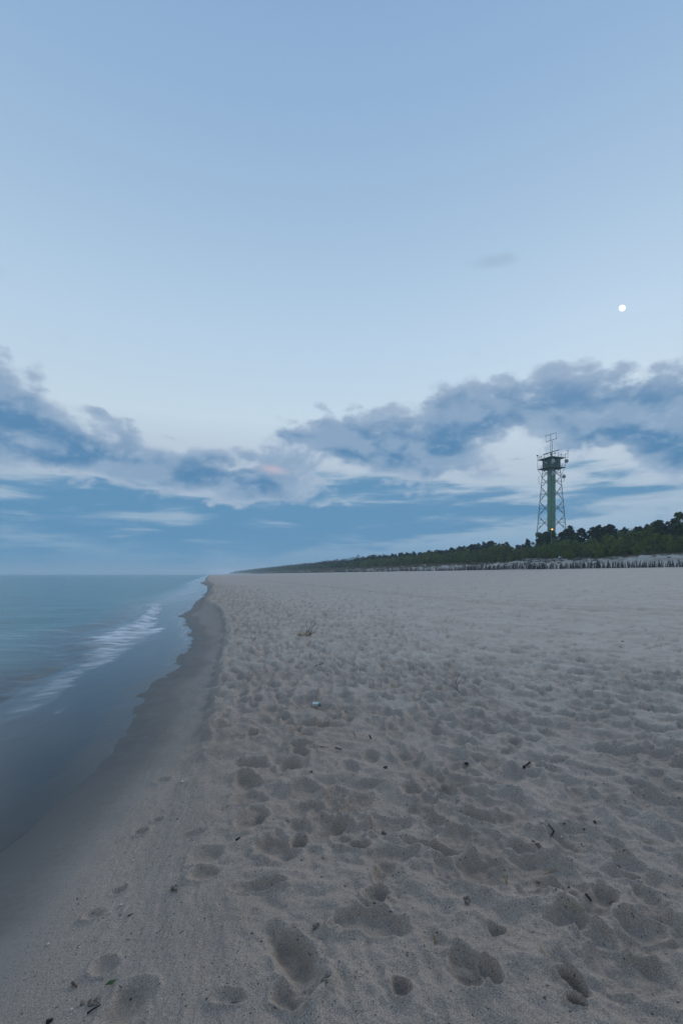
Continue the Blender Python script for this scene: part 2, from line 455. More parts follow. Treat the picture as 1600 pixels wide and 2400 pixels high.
def beach():
    vn = np.arange(2560.0, 1372.0, -2.3)
    ye = EYE * FPX / (vn - HV)
    far = np.geomspace(ye[-1] * 1.02, 7000, 170)
    back = np.array([-30.0, -8, -3, -1, -.2, .4, .8, 1.0, 1.15])
    Yr = np.concatenate([back, ye, far])
    uf = np.arange(-.86, .84, 2.3 / FPX)
    us = np.concatenate([np.linspace(-8, -1.25, 24), np.arange(-1.2, -.865, .012), uf, np.arange(.846, 1.60, .0065), np.geomspace(1.62, 12, 40)])
    X, Y = polar_grid(us, None, Yr)
    d = inland(X, Y)
    # ragged lip
    wob = .085 * fbm(X * 3.1, Y * 2.3, 3, 31) * sst(Y, 2.5, 5) + .16 * perlin(X * .5, Y * .45, 33) * sst(Y, 14, 30)
    d2 = d + np.where(np.abs(d) < 3, wob, 0) * sst(-np.abs(d), -3, -.6)
    Z = profile(X, Y, d2)
    dry = sst(d2, -.05, .35)                # 1 on the trampled dry sand
    amp = dry * np.interp(Y, [0, 3, 20, 60, 120], [.7, 1, 1, .8, .3])
    near = sst(Y, 4.0, 7.0)
    # undulations, ripples and lumps
    wx_ = X + .25 * fbm(X * .8, Y * .8, 2, 3); wy_ = Y + .25 * fbm(X * .8, Y * .8, 2, 4)
    Z = Z + amp * .022 * fbm(X * .9, Y * .9, 3, 40)
    lum = 1 - np.abs(fbm(wx_ * 2.1, wy_ * 2.1, 3, 50, .5)) * 1.5
    side = sst(d, 1.0, 6.0)
    Z = Z + amp * .028 * lum * (1 - .35 * side) + amp * .011 * (1 - 2 * np.abs(fbm(wx_ * 5.2 + 7, wy_ * 5.2, 2, 54, .5)))
    ph = (wx_ * .62 + wy_ * .80) * 2 * np.pi / .44 + 2.2 * fbm(X * 1.1, Y * .7, 2, 61)
    rip = (.5 + .5 * np.sin(ph)) ** 1.6
    Z = Z + amp * (.25 + .75 * side) * .040 * rip * sst(fbm(X * .35, Y * .35, 2, 66), -.55, .35) * np.interp(Y, [0, 2, 5, 25, 60], [.7, .85, 1, 1, .3])
    moist_shade = np.zeros_like(Z)
    PR = list(PRINTS)
    yy = Yr
    r = random.Random(9)
    rough1 = fbm(X * 14, Y * 14, 2, 71); rough2 = fbm(X * 4.5, Y * 4.5, 2, 73)
    for (x, y, L, W, h, dep, rim) in PR:
        R = L * 1.75
        i0, i1 = np.searchsorted(yy, [y - R, y + R])
        if i1 - i0 < 1: continue
        den0, den1 = max(.3, y - R + .35), y + R + .35
        c = [(x - R) / den0, (x - R) / den1, (x + R) / den0, (x + R) / den1]
        j0, j1 = np.searchsorted(us, [min(c), max(c)])
        if j1 - j0 < 1: continue
        sl = (slice(i0, i1), slice(j0, j1))
        dx = X[sl] - x; dy = Y[sl] - y
        ca, sa = math.cos(h), math.sin(h)
        a = (dx * ca + dy * sa) / L; b = (-dx * sa + dy * ca) / W
        b = b * (1 + .14 * np.clip(a, -1.2, 1.2)) + .12 * np.sin(a * 2.2)            # a foot is wider at the ball
        q = np.sqrt(a * a + b * b) * (1 + .18 * rough1[sl] + .22 * rough2[sl])
        q = q + .0
        soft = dry[sl] * .9 + .1
        pit = -dep * (1 - sst(q, .35, 1.08)) * (1 + .25 * a)
        rm = rim * np.exp(-((q - 1.22) / .24) ** 2) * (1 + .7 * np.sign(r.random() - .5) * a * .6)
        keep = 1 - .65 * (1 - sst(q, .8, 1.25))
        base = profile(X[sl], Y[sl], d2[sl])
        Z[sl] = base + (Z[sl] - base) * keep + (pit + rm) * np.maximum(soft, .85 * (1 - sst(-d2[sl], .7, 1.2)))
        moist_shade[sl] = np.maximum(moist_shade[sl], (1 - sst(q, .55, 1.1)) * min(1, dep / .04) * .8)  # hollows: moist sand turned up, with their warm brown shade tinted in
    # fine crumble on the rims and broken crust
    cr = fbm(X * 22, Y * 22, 2, 81)
    Z = Z + amp * .0065 * cr * np.interp(Y, [0, 1.5, 6, 12], [.7, 1, .6, 0])
    Z = Z + amp * .014 * fbm(X * 7, Y * 7, 2, 83) * np.interp(Y, [0, 2, 14, 30], [.7, 1, 1, .2])
    # scattered crumbs fallen from the lip
    lipzone = np.exp(-((d2 - .05) / .16) ** 2) * sst(Y, 2.6, 5.0)
    Z = Z + lipzone * .065 * np.clip(fbm(X * 6, Y * 4.5, 3, 91), -.6, 1)
    slope = sst(d2, -.75, -.25) * (1 - sst(d2, .0, .3)) * (1 - sst(Y, 4.5, 7))
    Z = Z + slope * (.010 * fbm(X * 9, Y * 3.2, 3, 93) * sst(fbm(X * 1.3, Y * 1.1, 2, 95), -.3, .4) + .006 * np.abs(fbm(X * 24, Y * 9, 2, 97)))
    # two wheel tracks crossing the beach
    tr = np.zeros_like(Z)
    for off in (0.0, 1.9):
        px_, py_ = [], []
        for (u, v) in [(600, 1361), (649, 1364.8), (760, 1375), (900, 1391), (1050, 1408), (1250, 1424), (1500, 1439), (1800, 1452)]:
            gx, gy, gz = ground_at(u, v); px_.append(gx); py_.append(gy + off * 1.1)
        px_, py_ = np.array(px_), np.array(py_)
        yc = np.interp(X, px_, py_, left=-999, right=-999)
        slope = np.interp(X, (px_[1:] + px_[:-1]) / 2, np.diff(py_) / np.diff(px_))
        dist = np.abs(Y - yc) / np.sqrt(1 + slope ** 2)
        w = np.exp(-(dist / .34) ** 2); tr = np.maximum(tr, w)
        Z = Z - .055 * w + .03 * np.exp(-((dist - .55) / .22) ** 2)
    moist_shade = np.maximum(moist_shade, tr * .4)  # tracks: moist sand turned up, the shading of the ruts tinted in too
    # behind the fence the beach dips under the dune
    s_in = (X + .3) * CW + Y * SW
    Z = Z - sst(s_in, 84.5, 90) * 3.0
    # wetness: from the water's edge up to the foot of the scarp
    dw = (X - waterline(Y)) * CW            # >0 above the waterline
    wn = .10 * fbm(X * 1.3, Y * .8, 3, 101)
    wet = 1 - sst(dw + wn, .08, .60)
    sh = np.interp(Y, [1.5, 2.5, 3.6, 5.5], [.80, .55, .30, 0])
    damp = (1 - sst(d2 + wn * .6 + sh, -.25, .20))
    falloff_damp = np.clip((.55 + .45 * np.exp(-np.maximum(d, 0) / 4)) * (1 - sst(Y + .8 * fbm(X * .6, Y * .5, 3, 111), 1.6, 9.5)) + .30 * np.exp(-(d / 2.2) ** 2), 0, 1)  # foreground light falloff painted into the sand colour, plus damper sand by the lip
    F = quads(len(Yr), len(us))
    keepf = (Z.ravel()[F].max(1) > SEA - .55)
    F = F[keepf]
    V = np.stack([X, Y, Z], -1).reshape(-1, 3)
    used = np.unique(F); mp = np.zeros(len(V), np.int32); mp[used] = np.arange(len(used))
    F = mp[F]; V = V[used]
    return V, F, dict(wet=wet.ravel()[used], damp=damp.ravel()[used], moist_shade=moist_shade.ravel()[used], dry=dry.ravel()[used], falloff_damp=falloff_damp.ravel()[used]), (X, Y, Z, us, Yr)

def sand_material():
    m, g, b, out = new_mat('sand')
    pos = g.node('ShaderNodeNewGeometry').outputs['Position']
    wet, damp, moist_shade = g.attr('wet'), g.attr('damp'), g.attr('moist_shade')
    grain = g.add(g.mul(g.noise(pos, 420.0, 2.0, .7), .45), g.mul(g.noise(pos, 190.0, 2.0, .7), .55))
    grain2 = g.noise(pos, 140.0, 2.0, .6)
    patch = g.noise(pos, 1.1, 5.0, .6)
    speck = g.noise(pos, 60.0, 1.0, .5)
    dryc = g.mix(g.smooth(patch, .3, .7), (.410, .348, .300, 1), (.495, .424, .370, 1))
    dryc = g.mix(g.smooth(grain, .38, .62), g.mix(1.0, dryc, (.60, .575, .55, 1), 'MULTIPLY'), g.mix(1.0, dryc, (1.26, 1.26, 1.26, 1), 'MULTIPLY'))
    dryc = g.mix(g.smooth(speck, .69, .74, 0, .75), dryc, (.07, .055, .045, 1))
    falloff_damp = g.mul(g.attr('falloff_damp'), g.smooth(patch, .1, .9, .85, 1.1))
    dryc = g.mix(falloff_damp, dryc, g.mix(1.0, dryc, (.75, .70, .655, 1), 'MULTIPLY'))  # near sand dimmed and warmed in its colour for the falloff
    mo = g.mul(moist_shade, g.smooth(grain2, .3, .7, .55, 1.0))
    c = g.mix(mo, dryc, g.mix(falloff_damp, (.275, .210, .160, 1), (.205, .153, .115, 1)))
    dampc = g.mix(g.smooth(g.noise(pos, 30.0, 6.0, .65), .3, .7), (.265, .235, .210, 1), (.330, .293, .262, 1))
    dampc = g.mix(g.smooth(grain, .4, .6, 0, .35), dampc, (.17, .15, .13, 1))
    dampc = g.mix(falloff_damp, dampc, g.mix(1.0, dampc, (.85, .84, .83, 1), 'MULTIPLY'))
    c = g.mix(damp, c, dampc)
    c = g.mix(wet, c, (.078, .066, .057, 1))
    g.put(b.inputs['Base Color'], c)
    g.put(b.inputs['Roughness'], g.smooth(wet, 0, 1, .92, .46))
    g.put(b.inputs['Specular IOR Level'], g.smooth(wet, 0, 1, .12, .32))
    bm = g.node('ShaderNodeBump'); bm.inputs['Distance'].default_value = .006
    h = g.add(g.mul(grain2, .5), g.add(g.mul(g.noise(pos, 45.0, 4.0, .6), .9), g.mul(grain, .22)))
    g.put(bm.inputs['Height'], h)
    g.put(bm.inputs['Strength'], g.smooth(g.m('MAXIMUM', wet, g.mul(damp, .72)), 0, 1, .75, .02))
    g.L.new(bm.outputs[0], b.inputs['Normal'])
    return m
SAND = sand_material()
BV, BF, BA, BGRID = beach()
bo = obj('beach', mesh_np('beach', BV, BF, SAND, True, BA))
tag(bo, kind='structure')
def beach_z(x, y):
    """height of the finished beach under a point"""
    X, Y, Z, us, Yr = BGRID
    i = int(np.clip(np.searchsorted(Yr, y), 1, len(Yr) - 1)); 
    def row(k): return float(np.interp(x / (abs(Yr[k]) + .35), us, Z[k]))
    f = (y - Yr[i - 1]) / (Yr[i] - Yr[i - 1])
    return row(i - 1) * (1 - f) + row(i) * f
def on_beach(u, v):
    """point of the finished, dented beach seen at (u, v)"""
    x, y, z = ground_at(u, v)
    for _ in range(25):
        z = beach_z(x, y); yn = (EYE - z) * FPX / (v - HV)
        y = .6 * y + .4 * yn; x = (u - CU) / FPX * y
    return Vector((x, y, beach_z(x, y)))

# ------------------------------------------------------------------ sea
def sea():
    vn = np.concatenate([np.arange(2300.0, 1380.0, -2.6), np.arange(1380.0, 1352.5, -1.2)])
    ye = 1.80 * FPX / (vn - HV)
    far = np.geomspace(ye[-1] * 1.06, 7000, 60)
    Yr = np.concatenate([[-40, -10, -3, 0, .8, 1.4, 1.8], ye, far])
    uf = np.arange(-.86, -.20, 2.4 / FPX)
    us = np.concatenate([-np.geomspace(40, .9, 60), [-.88], uf, [-.19, -.17, -.14, -.10, 0.0]])
    X, Y = polar_grid(us, None, Yr)
    sand = profile(X, Y)
    jag = .05 * fbm(X * 1.7, Y * 2.6, 3, 141) * sst(Y, 3, 8) * np.interp(Y, [3, 20, 60], [.6, 1.6, 4])
    dd = (waterline(Y) - X) * CW + jag             # metres seaward of the edge of the swash
    film = sand + np.where(dd > 0, np.minimum(.016, .05 * dd), np.maximum(-.03, .3 * dd))
    # foam band: seaward and shoreward edge by photo row, read on the sea's level
    FB = [(1378, 462, 487), (1392, 440, 470), (1406, 400, 430), (1419, 346, 385), (1430, 340, 386), (1446, 328, 370), (1461, 300, 365), (1474, 265, 368), (1480, 250, 391), (1491, 218, 380), (1503, 206, 356),
          (1514, 198, 338), (1526, 202, 318), (1537, 202, 300), (1549, 206, 285), (1564, 188, 255), (1580, 146, 218), (1598, 106, 195), (1618, 86, 172), (1637, 66, 155), (1656, 34, 130),
          (1675, 4, 104), (1694, -22, 58), (1713, -56, 20), (1760, -150, -60), (1850, -330, -230)]
    fy = np.array([(EYE - SEA) * FPX / (v - HV) for v, a, b in FB])
    fa = np.array([(a - CU) / FPX for v, a, b in FB]) * fy; fb_ = np.array([(b - CU) / FPX for v, a, b in FB]) * fy
    o = np.argsort(fy); fy, fa, fb_ = fy[o], fa[o], fb_[o]
    ea = np.interp(Y, fy, fa); eb = np.interp(Y, fy, fb_)
    wob = .10 * fbm(X * 1.2, Y * 2.6, 3, 151) * np.interp(Y, [3, 10, 30], [.5, 1.3, 4])
    f = (X + wob - ea) / np.maximum(eb - ea, .05)      # 0 seaward edge .. 1 shoreward edge
    sk = fbm(X * .9 + 5, Y * 6.5 - X * .9, 3, 163)
    f = f + .15 * sk
    body = sst(f, -.30, .30) * (1 - sst(f, .74, 1.04))
    inrange = sst(Y, 4.8, 6.4) * (1 - sst(Y, 26, 40))
    bright = np.interp(Y, [4.5, 6, 8, 9.5, 11, 14, 20, 26, 40], [.25, .45, .62, .75, .70, 1.0, 1.0, .8, .4])
    streak = fbm(X * .8 + 20, Y * 5.5 - X * .8, 3, 161)
    foam = body * bright * inrange * (.85 + .55 * np.clip(streak, -1, 1))
    foam = np.maximum(foam, .8 * np.exp(-((f - .86) / .13) ** 2) * inrange * bright * .85)
    foam = np.maximum(foam, .42 * sst(f, -3.0, -.1) * (1 - sst(f, -.1, .3)) * inrange * sst(fbm(X * .5, Y * 3.0, 3, 165), .0, .7))
    # pale lacy foam between the band and the beach further off and swash rims
    foam = np.maximum(foam, .55 * np.exp(-((dd - .10 * np.interp(Y, [5, 30], [1, 3])) / (.10 * np.interp(Y, [5, 20, 60], [.8, 1.6, 5]))) ** 2) * sst(Y, 8.0, 12.5))
    foam = np.maximum(foam, .8 * (1 - sst(dd, .2, 4.5)) * sst(Y, 22, 34) * (.55 + .5 * fbm(X * .35, Y * 1.1, 2, 171)))
    foam = np.maximum(foam, .22 * np.exp(-((dd - .035) / .035) ** 2) * sst(Y, 3.2, 5.5) * (.75 + .5 * fbm(X * 2.5, Y * 2.5, 2, 187)))
    foam = np.maximum(foam, .12 * sst(dd, -.01, .05) * (1 - sst(dd, .3, 1.2)) * sst(Y, 3.0, 6.0))
    # a thin second thread nearer the beach
    TH = [(1635, 166), (1650, 163), (1668, 153), (1685, 134), (1706, 107), (1722, 72), (1742, 23), (1775, -60)]
    ty = np.array([(EYE - SEA - .05) * FPX / (v - HV) for v, a in TH]); tx = np.array([(a - CU) / FPX for v, a in TH]) * ty
    o = np.argsort(ty)
    th = np.exp(-((X - np.interp(Y, ty[o], tx[o]) + .05 * fbm(X * 2, Y * 5, 2, 181)) / .07) ** 2) * sst(Y, 3.9, 4.4) * (1 - sst(Y, 6.3, 6.9))
    foam = np.maximum(foam, .22 * np.exp(-((f - .5) / 1.0) ** 2) * inrange * (.7 + .5 * streak))
    foam = np.maximum(foam, .38 * th * (.5 + .8 * np.clip(fbm(X * 2.2, Y * 4.5, 2, 183), -.4, 1)))
    # low swell: a small crest along the seaward side of the foam, trough behind it
    wave = .06 * np.exp(-((f - .35) / .35) ** 2) - .05 * np.exp(-((f + .45) / .40) ** 2)
    Z = SEA + wave * inrange * np.interp(Y, [5, 8, 14], [.25, .5, .9])
    off = sst(ea - X, .3, 4.0)
    Z = Z + off * .028 * fbm(X * .30, Y * .75, 3, 191) * np.interp(Y, [0, 40, 150], [1, .9, .0])
    Z = np.maximum(Z, film)
    Z = np.where(dd < 0, film, Z)
    depth = np.clip(Z - sand, 0, 2)
    F = quads(len(Yr), len(us))
    F = F[(dd.ravel()[F].max(1) > -.4)]
    V = np.stack([X, Y, Z], -1).reshape(-1, 3)
    deepn = sst(ea - X, -1.0, 3.0)
    used = np.unique(F); mp = np.zeros(len(V), np.int32); mp[used] = np.arange(len(used))
    return V[used], mp[F], dict(foam=np.clip(foam, 0, 1).ravel()[used], depth=depth.ravel()[used], shore=np.clip(dd, -1, 20).ravel()[used], open=deepn.ravel()[used])
def sea_material():
    m, g, b, out = new_mat('sea_water')
    pos = g.node('ShaderNodeNewGeometry').outputs['Position']
    sep = g.node('ShaderNodeSeparateXYZ'); g.L.new(pos, sep.inputs[0])
    # long strokes as the slow shutter leaves them: waves running in from the left, seen as low crests
    vst = g.comb(g.mul(sep.outputs[0], .28), g.add(sep.outputs[1], g.mul(sep.outputs[0], -.16)), 0.0)
    st1 = g.noise(vst, 1.5, 5.0, .6)
    st2 = g.noise(vst, 5.5, 4.0, .65)
    st3 = g.noise(vst, 0.35, 4.0, .6)
    foam, depth, shore, opn = g.attr('foam'), g.attr('depth'), g.attr('shore'), g.attr('open')
    deep = g.mix(g.smooth(st1, .3, .7), (.030, .095, .084, 1), (.090, .200, .182, 1))
    deep = g.mix(g.smooth(st3, .40, .62, 0, .7), deep, (.130, .240, .235, 1))
    shal = g.mix(g.smooth(st2, .3, .7), (.046, .070, .084, 1), (.064, .092, .108, 1))
    col = g.mix(opn, shal, deep)
    sub = g.mix(g.smooth(g.noise(vst, 2.6, 4.0, .6), .52, .70, 0, .55), col, (.05, .07, .07, 1))
    fm = g.mul(foam, g.smooth(g.add(g.mul(st2, .6), g.mul(st1, .4)), .30, .56, .55, 1.0))
    col = g.mix(g.mul(fm, .85), sub, (.80, .83, .86, 1))
    g.put(b.inputs['Base Color'], col)
    g.put(b.inputs['Roughness'], g.m('MAXIMUM', g.smooth(opn, 0, 1, .30, .17), g.smooth(fm, 0, .6, .0, .7)))
    b.inputs['IOR'].default_value = 1.33
    bm = g.node('ShaderNodeBump'); bm.inputs['Distance'].default_value = .05
    bm.inputs['Strength'].default_value = .5
    g.put(bm.inputs['Height'], g.add(g.mul(st1, g.add(g.mul(opn, 1.2), .02)), g.mul(st2, g.add(g.mul(opn, .30), .02))))
    g.L.new(bm.outputs[0], b.inputs['Normal'])
    # the film of the last swash is clear: sand below, sky mirrored above
    lw = g.node('ShaderNodeFresnel'); lw.inputs['IOR'].default_value = 1.33; g.L.new(bm.outputs[0], lw.inputs['Normal'])
    tr = g.node('ShaderNodeBsdfTransparent'); tr.inputs['Color'].default_value = (.78, .84, .88, 1)
    gl = g.node('ShaderNodeBsdfGlossy'); gl.inputs['Roughness'].default_value = .20; gl.inputs['Color'].default_value = (1, 1, 1, 1)
    bm2 = g.node('ShaderNodeBump'); bm2.inputs['Distance'].default_value = .01; bm2.inputs['Strength'].default_value = .06
    g.put(bm2.inputs['Height'], st2); g.L.new(bm2.outputs[0], gl.inputs['Normal'])
    mx = g.node('ShaderNodeMixShader'); g.L.new(lw.outputs[0], mx.inputs[0]); g.L.new(tr.outputs[0], mx.inputs[1]); g.L.new(gl.outputs[0], mx.inputs[2])
    op = g.m('MAXIMUM', g.smooth(depth, .012, .20), g.mul(foam, .95))
    mx2 = g.node('ShaderNodeMixShader'); g.put(mx2.inputs[0], op); g.L.new(mx.outputs[0], mx2.inputs[1]); g.L.new(b.outputs[0], mx2.inputs[2])
    g.L.new(mx2.outputs[0], out.inputs['Surface'])
    return m
SV, SF, SA = sea()
so = obj('sea', mesh_np('sea', SV, SF, sea_material(), True, SA))
tag(so, kind='structure')

# ------------------------------------------------------------------ dune
def dune_height(s, t):
    base = np.interp(s, [82, 83.6, 86, 92, 98, 104, 125, 200], [1.6, 2.9, 3.6, 5.1, 6.0, 6.4, 6.9, 6.5])
    hum = sst(s, 84, 90)
    return base + hum * (.55 * fbm(t * .045, s * .10, 3, 201) + .16 * fbm(t * .25, s * .3, 3, 203)) + .05 * fbm(t * .9, s * .9, 2, 205) * hum
def dune_z(s, t): return float(dune_height(np.array(s), np.array(t)))
def dune():
    T = np.concatenate([np.linspace(-60, 30, 20), np.arange(31, 330, .8), np.geomspace(331, 2700, 160)])
    S = np.concatenate([np.linspace(82, 100, 34), np.geomspace(101, 230, 26)])
    TT, SS = np.meshgrid(T, S, indexing='ij')
    end = sst(TT, 2300, 2700)
    Z = dune_height(SS, TT) * (1 - end) + (1.5) * end
    x = -.3 + SS * CW - TT * SW; y = TT * CW + SS * SW
    V = np.stack([x, y, Z], -1).reshape(-1, 3)
    m, g, b, out = new_mat('dune_sand')
    pos = g.node('ShaderNodeNewGeometry').outputs['Position']
    c = g.mix(g.smooth(g.noise(pos, .5, 5.0, .6), .3, .7), (.29, .265, .235, 1), (.42, .395, .36, 1))
    veg = g.attr('litter')
    c = g.mix(g.mul(veg, g.smooth(g.noise(pos, .9, 4.0, .6), .35, .55)), c, (.085, .08, .05, 1))
    g.put(b.inputs['Base Color'], c); b.inputs['Roughness'].default_value = .95; b.inputs['Specular IOR Level'].default_value = .1
    bm = g.node('ShaderNodeBump'); bm.inputs['Distance'].default_value = .15; bm.inputs['Strength'].default_value = .5
    g.put(bm.inputs['Height'], g.noise(pos, 2.2, 4.0, .6)); g.L.new(bm.outputs[0], b.inputs['Normal'])
    return mesh_np('dune', V, quads(len(T), len(S)), m, True, dict(litter=np.maximum(np.maximum(sst(SS, 95, 100), .55 * sst(SS, 86, 90) * sst(fbm(TT * .12, SS * .3, 3, 207), -.1, .5)), .75 * sst(TT, 150, 260) * sst(SS, 86, 92))))
tag(obj('dune', dune()), kind='structure')

# ------------------------------------------------------------------ vegetation
def leaf_cards(centers, radii, n_each, size, rng, flat=1.0, upright=0.0):
    """small leaf faces spread through soft clumps"""
    P = []; Fv = []
    for c, r, n in zip(centers, radii, n_each):
        v = rng.normal(size=(n, 3)); v /= np.linalg.norm(v, axis=1)[:, None] + 1e-9
        rad = rng.random(n) ** .45
        p = np.array(c) + v * rad[:, None] * np.array(r)
        a = rng.normal(size=(n, 3)); a[:, 2] = a[:, 2] * flat + upright * 2.0; a /= np.linalg.norm(a, axis=1)[:, None] + 1e-9
        b = np.cross(a, rng.normal(size=(n, 3))); b /= np.linalg.norm(b, axis=1)[:, None] + 1e-9
        sz = size * rng.uniform(.6, 1.4, n)[:, None]
        la, lb = a * sz, b * sz * .55
        q = np.stack([p - la, p + lb, p + la, p - lb], 1)
        P.append(q.reshape(-1, 3))
    P = np.concatenate(P)
    F = np.arange(len(P)).reshape(-1, 4)
    return P, F
NEEDLE = leafy('pine_needles', [(.016, .032, .022), (.022, .042, .024), (.014, .026, .022), (.026, .048, .024)])
BROAD = leafy('broad_leaves', [(.036, .076, .024), (.046, .092, .024), (.030, .066, .026)])
WILLOW = leafy('willow_leaves', [(.112, .150, .030), (.142, .180, .032), (.086, .122, .030), (.118, .138, .038)])
BARK = paint('bark', (.055, .042, .034), .9, .3, 2.0)
TWIGM = paint('twigs', (.050, .034, .034), .9, .3, 2.0)
REDTWIG = paint('red_twigs', (.085, .045, .042), .9, .3, 6.0)

def trunk_mesh(H, r0, lean, rng, limbs, name, mat):
    mb = MB(); pts = []; n = 6
    for i in range(n + 1):
        f = i / n
        pts.append(Vector((lean[0] * f * f * H + .06 * H * .3 * math.sin(f * 4 + lean[1] * 9), lean[1] * f * f * H, f * H - .25 * (i == 0))))
    mb.tube(pts, [r0 * (1 - .82 * i / n) for i in range(n + 1)], 6)
    for (zf, tip) in limbs:
        k = min(n - 1, int(zf * n)); p = pts[k].lerp(pts[k + 1], zf * n - k)
        mid = p.lerp(Vector(tip), .5) + Vector((0, 0, -.12))
        mb.tube([p, mid, tip], [r0 * .34 * (1.15 - zf), r0 * .2 * (1.15 - zf), .015], 4)
    return mb.mesh(name, mat, True)
def make_pine(seed, H, R):
    rng = np.random.default_rng(seed); cs, rs, ns, limbs = [], [], [], []
    lean = (rng.uniform(-.06, .06), rng.uniform(-.06, .06))
    k = int(rng.integers(22, 30))
    for i in range(k):
        f = .22 + .78 * (i / (k - 1)) ** .8
        rr = R * (1.0 - .80 * max(0, (f - .45) / .55) ** 1.4) * rng.uniform(.35, 1.0)
        a = i * 2.4 + rng.uniform(-.5, .5)
        c = (math.cos(a) * rr + lean[0] * H * f * f, math.sin(a) * rr + lean[1] * H * f * f, f * H - .15)
        q = rng.uniform(.55, .95) * (1.1 - .45 * f)
        cs.append(c); rs.append((q, q, q * .62)); ns.append(int(150 * q)); limbs.append((max(.15, f - .10), c))
    V, F = leaf_cards(cs, rs, ns, .19, rng, .8)
    # pointed shoots at the top
    return (trunk_mesh(H, .17, lean, rng, limbs, 'trunk', BARK), mesh_np('crown', V, F, NEEDLE))
def make_broad(seed, H, R):
    rng = np.random.default_rng(seed); cs, rs, ns, limbs = [], [], [], []
    lean = (rng.uniform(-.05, .05), rng.uniform(-.05, .05))
    for i in range(26):
        f = rng.uniform(.25, 1.0); a = rng.uniform(0, 2 * PI)
        rr = R * math.sin(min(1.0, (1.08 - f) * 1.5) * PI / 2) * rng.uniform(.3, 1.0)
        c = (math.cos(a) * rr, math.sin(a) * rr, f * H * .95); q = rng.uniform(.5, .95)
        cs.append(c); rs.append((q, q, q * .85)); ns.append(int(130 * q)); limbs.append((min(.8, f * .7), c))
    V, F = leaf_cards(cs, rs, ns, .17, rng)
    return (trunk_mesh(H * .9, .16, lean, rng, limbs, 'trunk', BARK), mesh_np('crown', V, F, BROAD))
def make_willow(seed, H, R):
    rng = np.random.default_rng(seed); cs, rs, ns = [], [], []
    mb = MB()
    for i in range(13):
        a = rng.uniform(0, 2 * PI); rr = R * rng.uniform(.15, 1.0); h = H * (1 - .45 * (rr / R) ** 2) * rng.uniform(.75, 1.0)
        tip = Vector((math.cos(a) * rr, math.sin(a) * rr, h))
        mb.tube([(math.cos(a) * .15, math.sin(a) * .15, -.2), tip * .5 + Vector((0, 0, .1)), tip], [.035, .022, .008], 4)
        for f in (.30, .5, .7, .88):
            p = tip * f; q = R * .33 * (1.15 - .6 * f)
            cs.append((p.x, p.y, h * f)); rs.append((q, q, q * 1.25)); ns.append(int(64 * (1.2 - .5 * f)))
    V, F = leaf_cards(cs, rs, ns, .125, rng, 1.0, .35)
    return (mb.mesh('stem', TWIGM, True), mesh_np('leaves', V, F, WILLOW))
def make_bare(seed, H, R):
    rng = np.random.default_rng(seed); mb = MB()
    for i in range(46):
        a = rng.uniform(0, 2 * PI); b = rng.uniform(.25, 1.45); L = H * rng.uniform(.7, 1.0)
        d = Vector((math.cos(a) * math.cos(b) * R / H, math.sin(a) * math.cos(b) * R / H, math.sin(b))); p = Vector((d.x * .1, d.y * .1, -.1))
        m_ = p + d * L * .5 + Vector(rng.normal(size=3) * .08); e = p + d * L + Vector(rng.normal(size=3) * .12)
        mb.tube([p, m_, e], [.016, .011, .004], 3)
        for _ in range(3):
            f = p.lerp(e, rng.uniform(.35, .9)); mb.tube([f, f + (d + Vector(rng.normal(size=3) * .6)).normalized() * L * .28], [.008, .003], 3)
    return mb.mesh('bare_shrub', REDTWIG)
PINES = [make_pine(300 + i, 9.2, 2.65) for i in range(5)]
BROADS = [make_broad(320 + i, 8.5, 2.4) for i in range(3)]
WILLOWS = [make_willow(340 + i, 4.2, 2.1) for i in range(4)]
BARES = [make_bare(360 + i, 1.0, .9) for i in range(3)]

def to_px(p): return CU + FPX * p[0] / p[1], HV - FPX * (p[2] - EYE) / p[1]
PLANTS = []
def plant(kind, s, t, size, label, cat, group, rnd, top=None):
    x, y = shore_point(s, t); z = dune_z(s, t)
    protos, names, h0 = {'pine': (PINES, ('trunk', 'crown'), 9.2), 'broad': (BROADS, ('trunk', 'crown'), 8.5), 'willow': (WILLOWS, ('stem', 'leaves'), 4.2)}[kind]
    if top is not None: size = max(.45, (top - z) / h0)
    a, b = rnd.choice(protos)
    e = empty({'pine': 'pine_tree', 'broad': 'deciduous_tree', 'willow': 'willow_shrub'}[kind], (x, y, z - .05), rnd.uniform(0, 6.28))
    w = size * rnd.uniform(.9, 1.15) if top is None else max(.85, min(1.15, size)) * rnd.uniform(.95, 1.2)
    e.scale = (w, w, size)
    for n_, me in zip(names, (a, b)): obj(n_, me, e)
    tag(e, label, cat, group)
    PLANTS.append((e, kind, s, t, size))
    return e
rv = random.Random(21)
TOWER_S, TOWER_T = 125.0, 150.0
def skyline_top(t):
    """how high the pine wood reaches along the coast"""
    return float(np.interp(t, [60, 84, 96, 106, 116, 124, 132, 139, 146, 153, 160, 168, 178, 190, 202, 214, 226, 240, 260, 420],
                              [16.8, 16.9, 16.5, 16.2, 16.8, 17.6, 18.2, 17.8, 17.0, 14.2, 11.8, 12.6, 15.6, 16.6, 16.2, 15.2, 15.0, 15.2, 15.6, 15.6]))
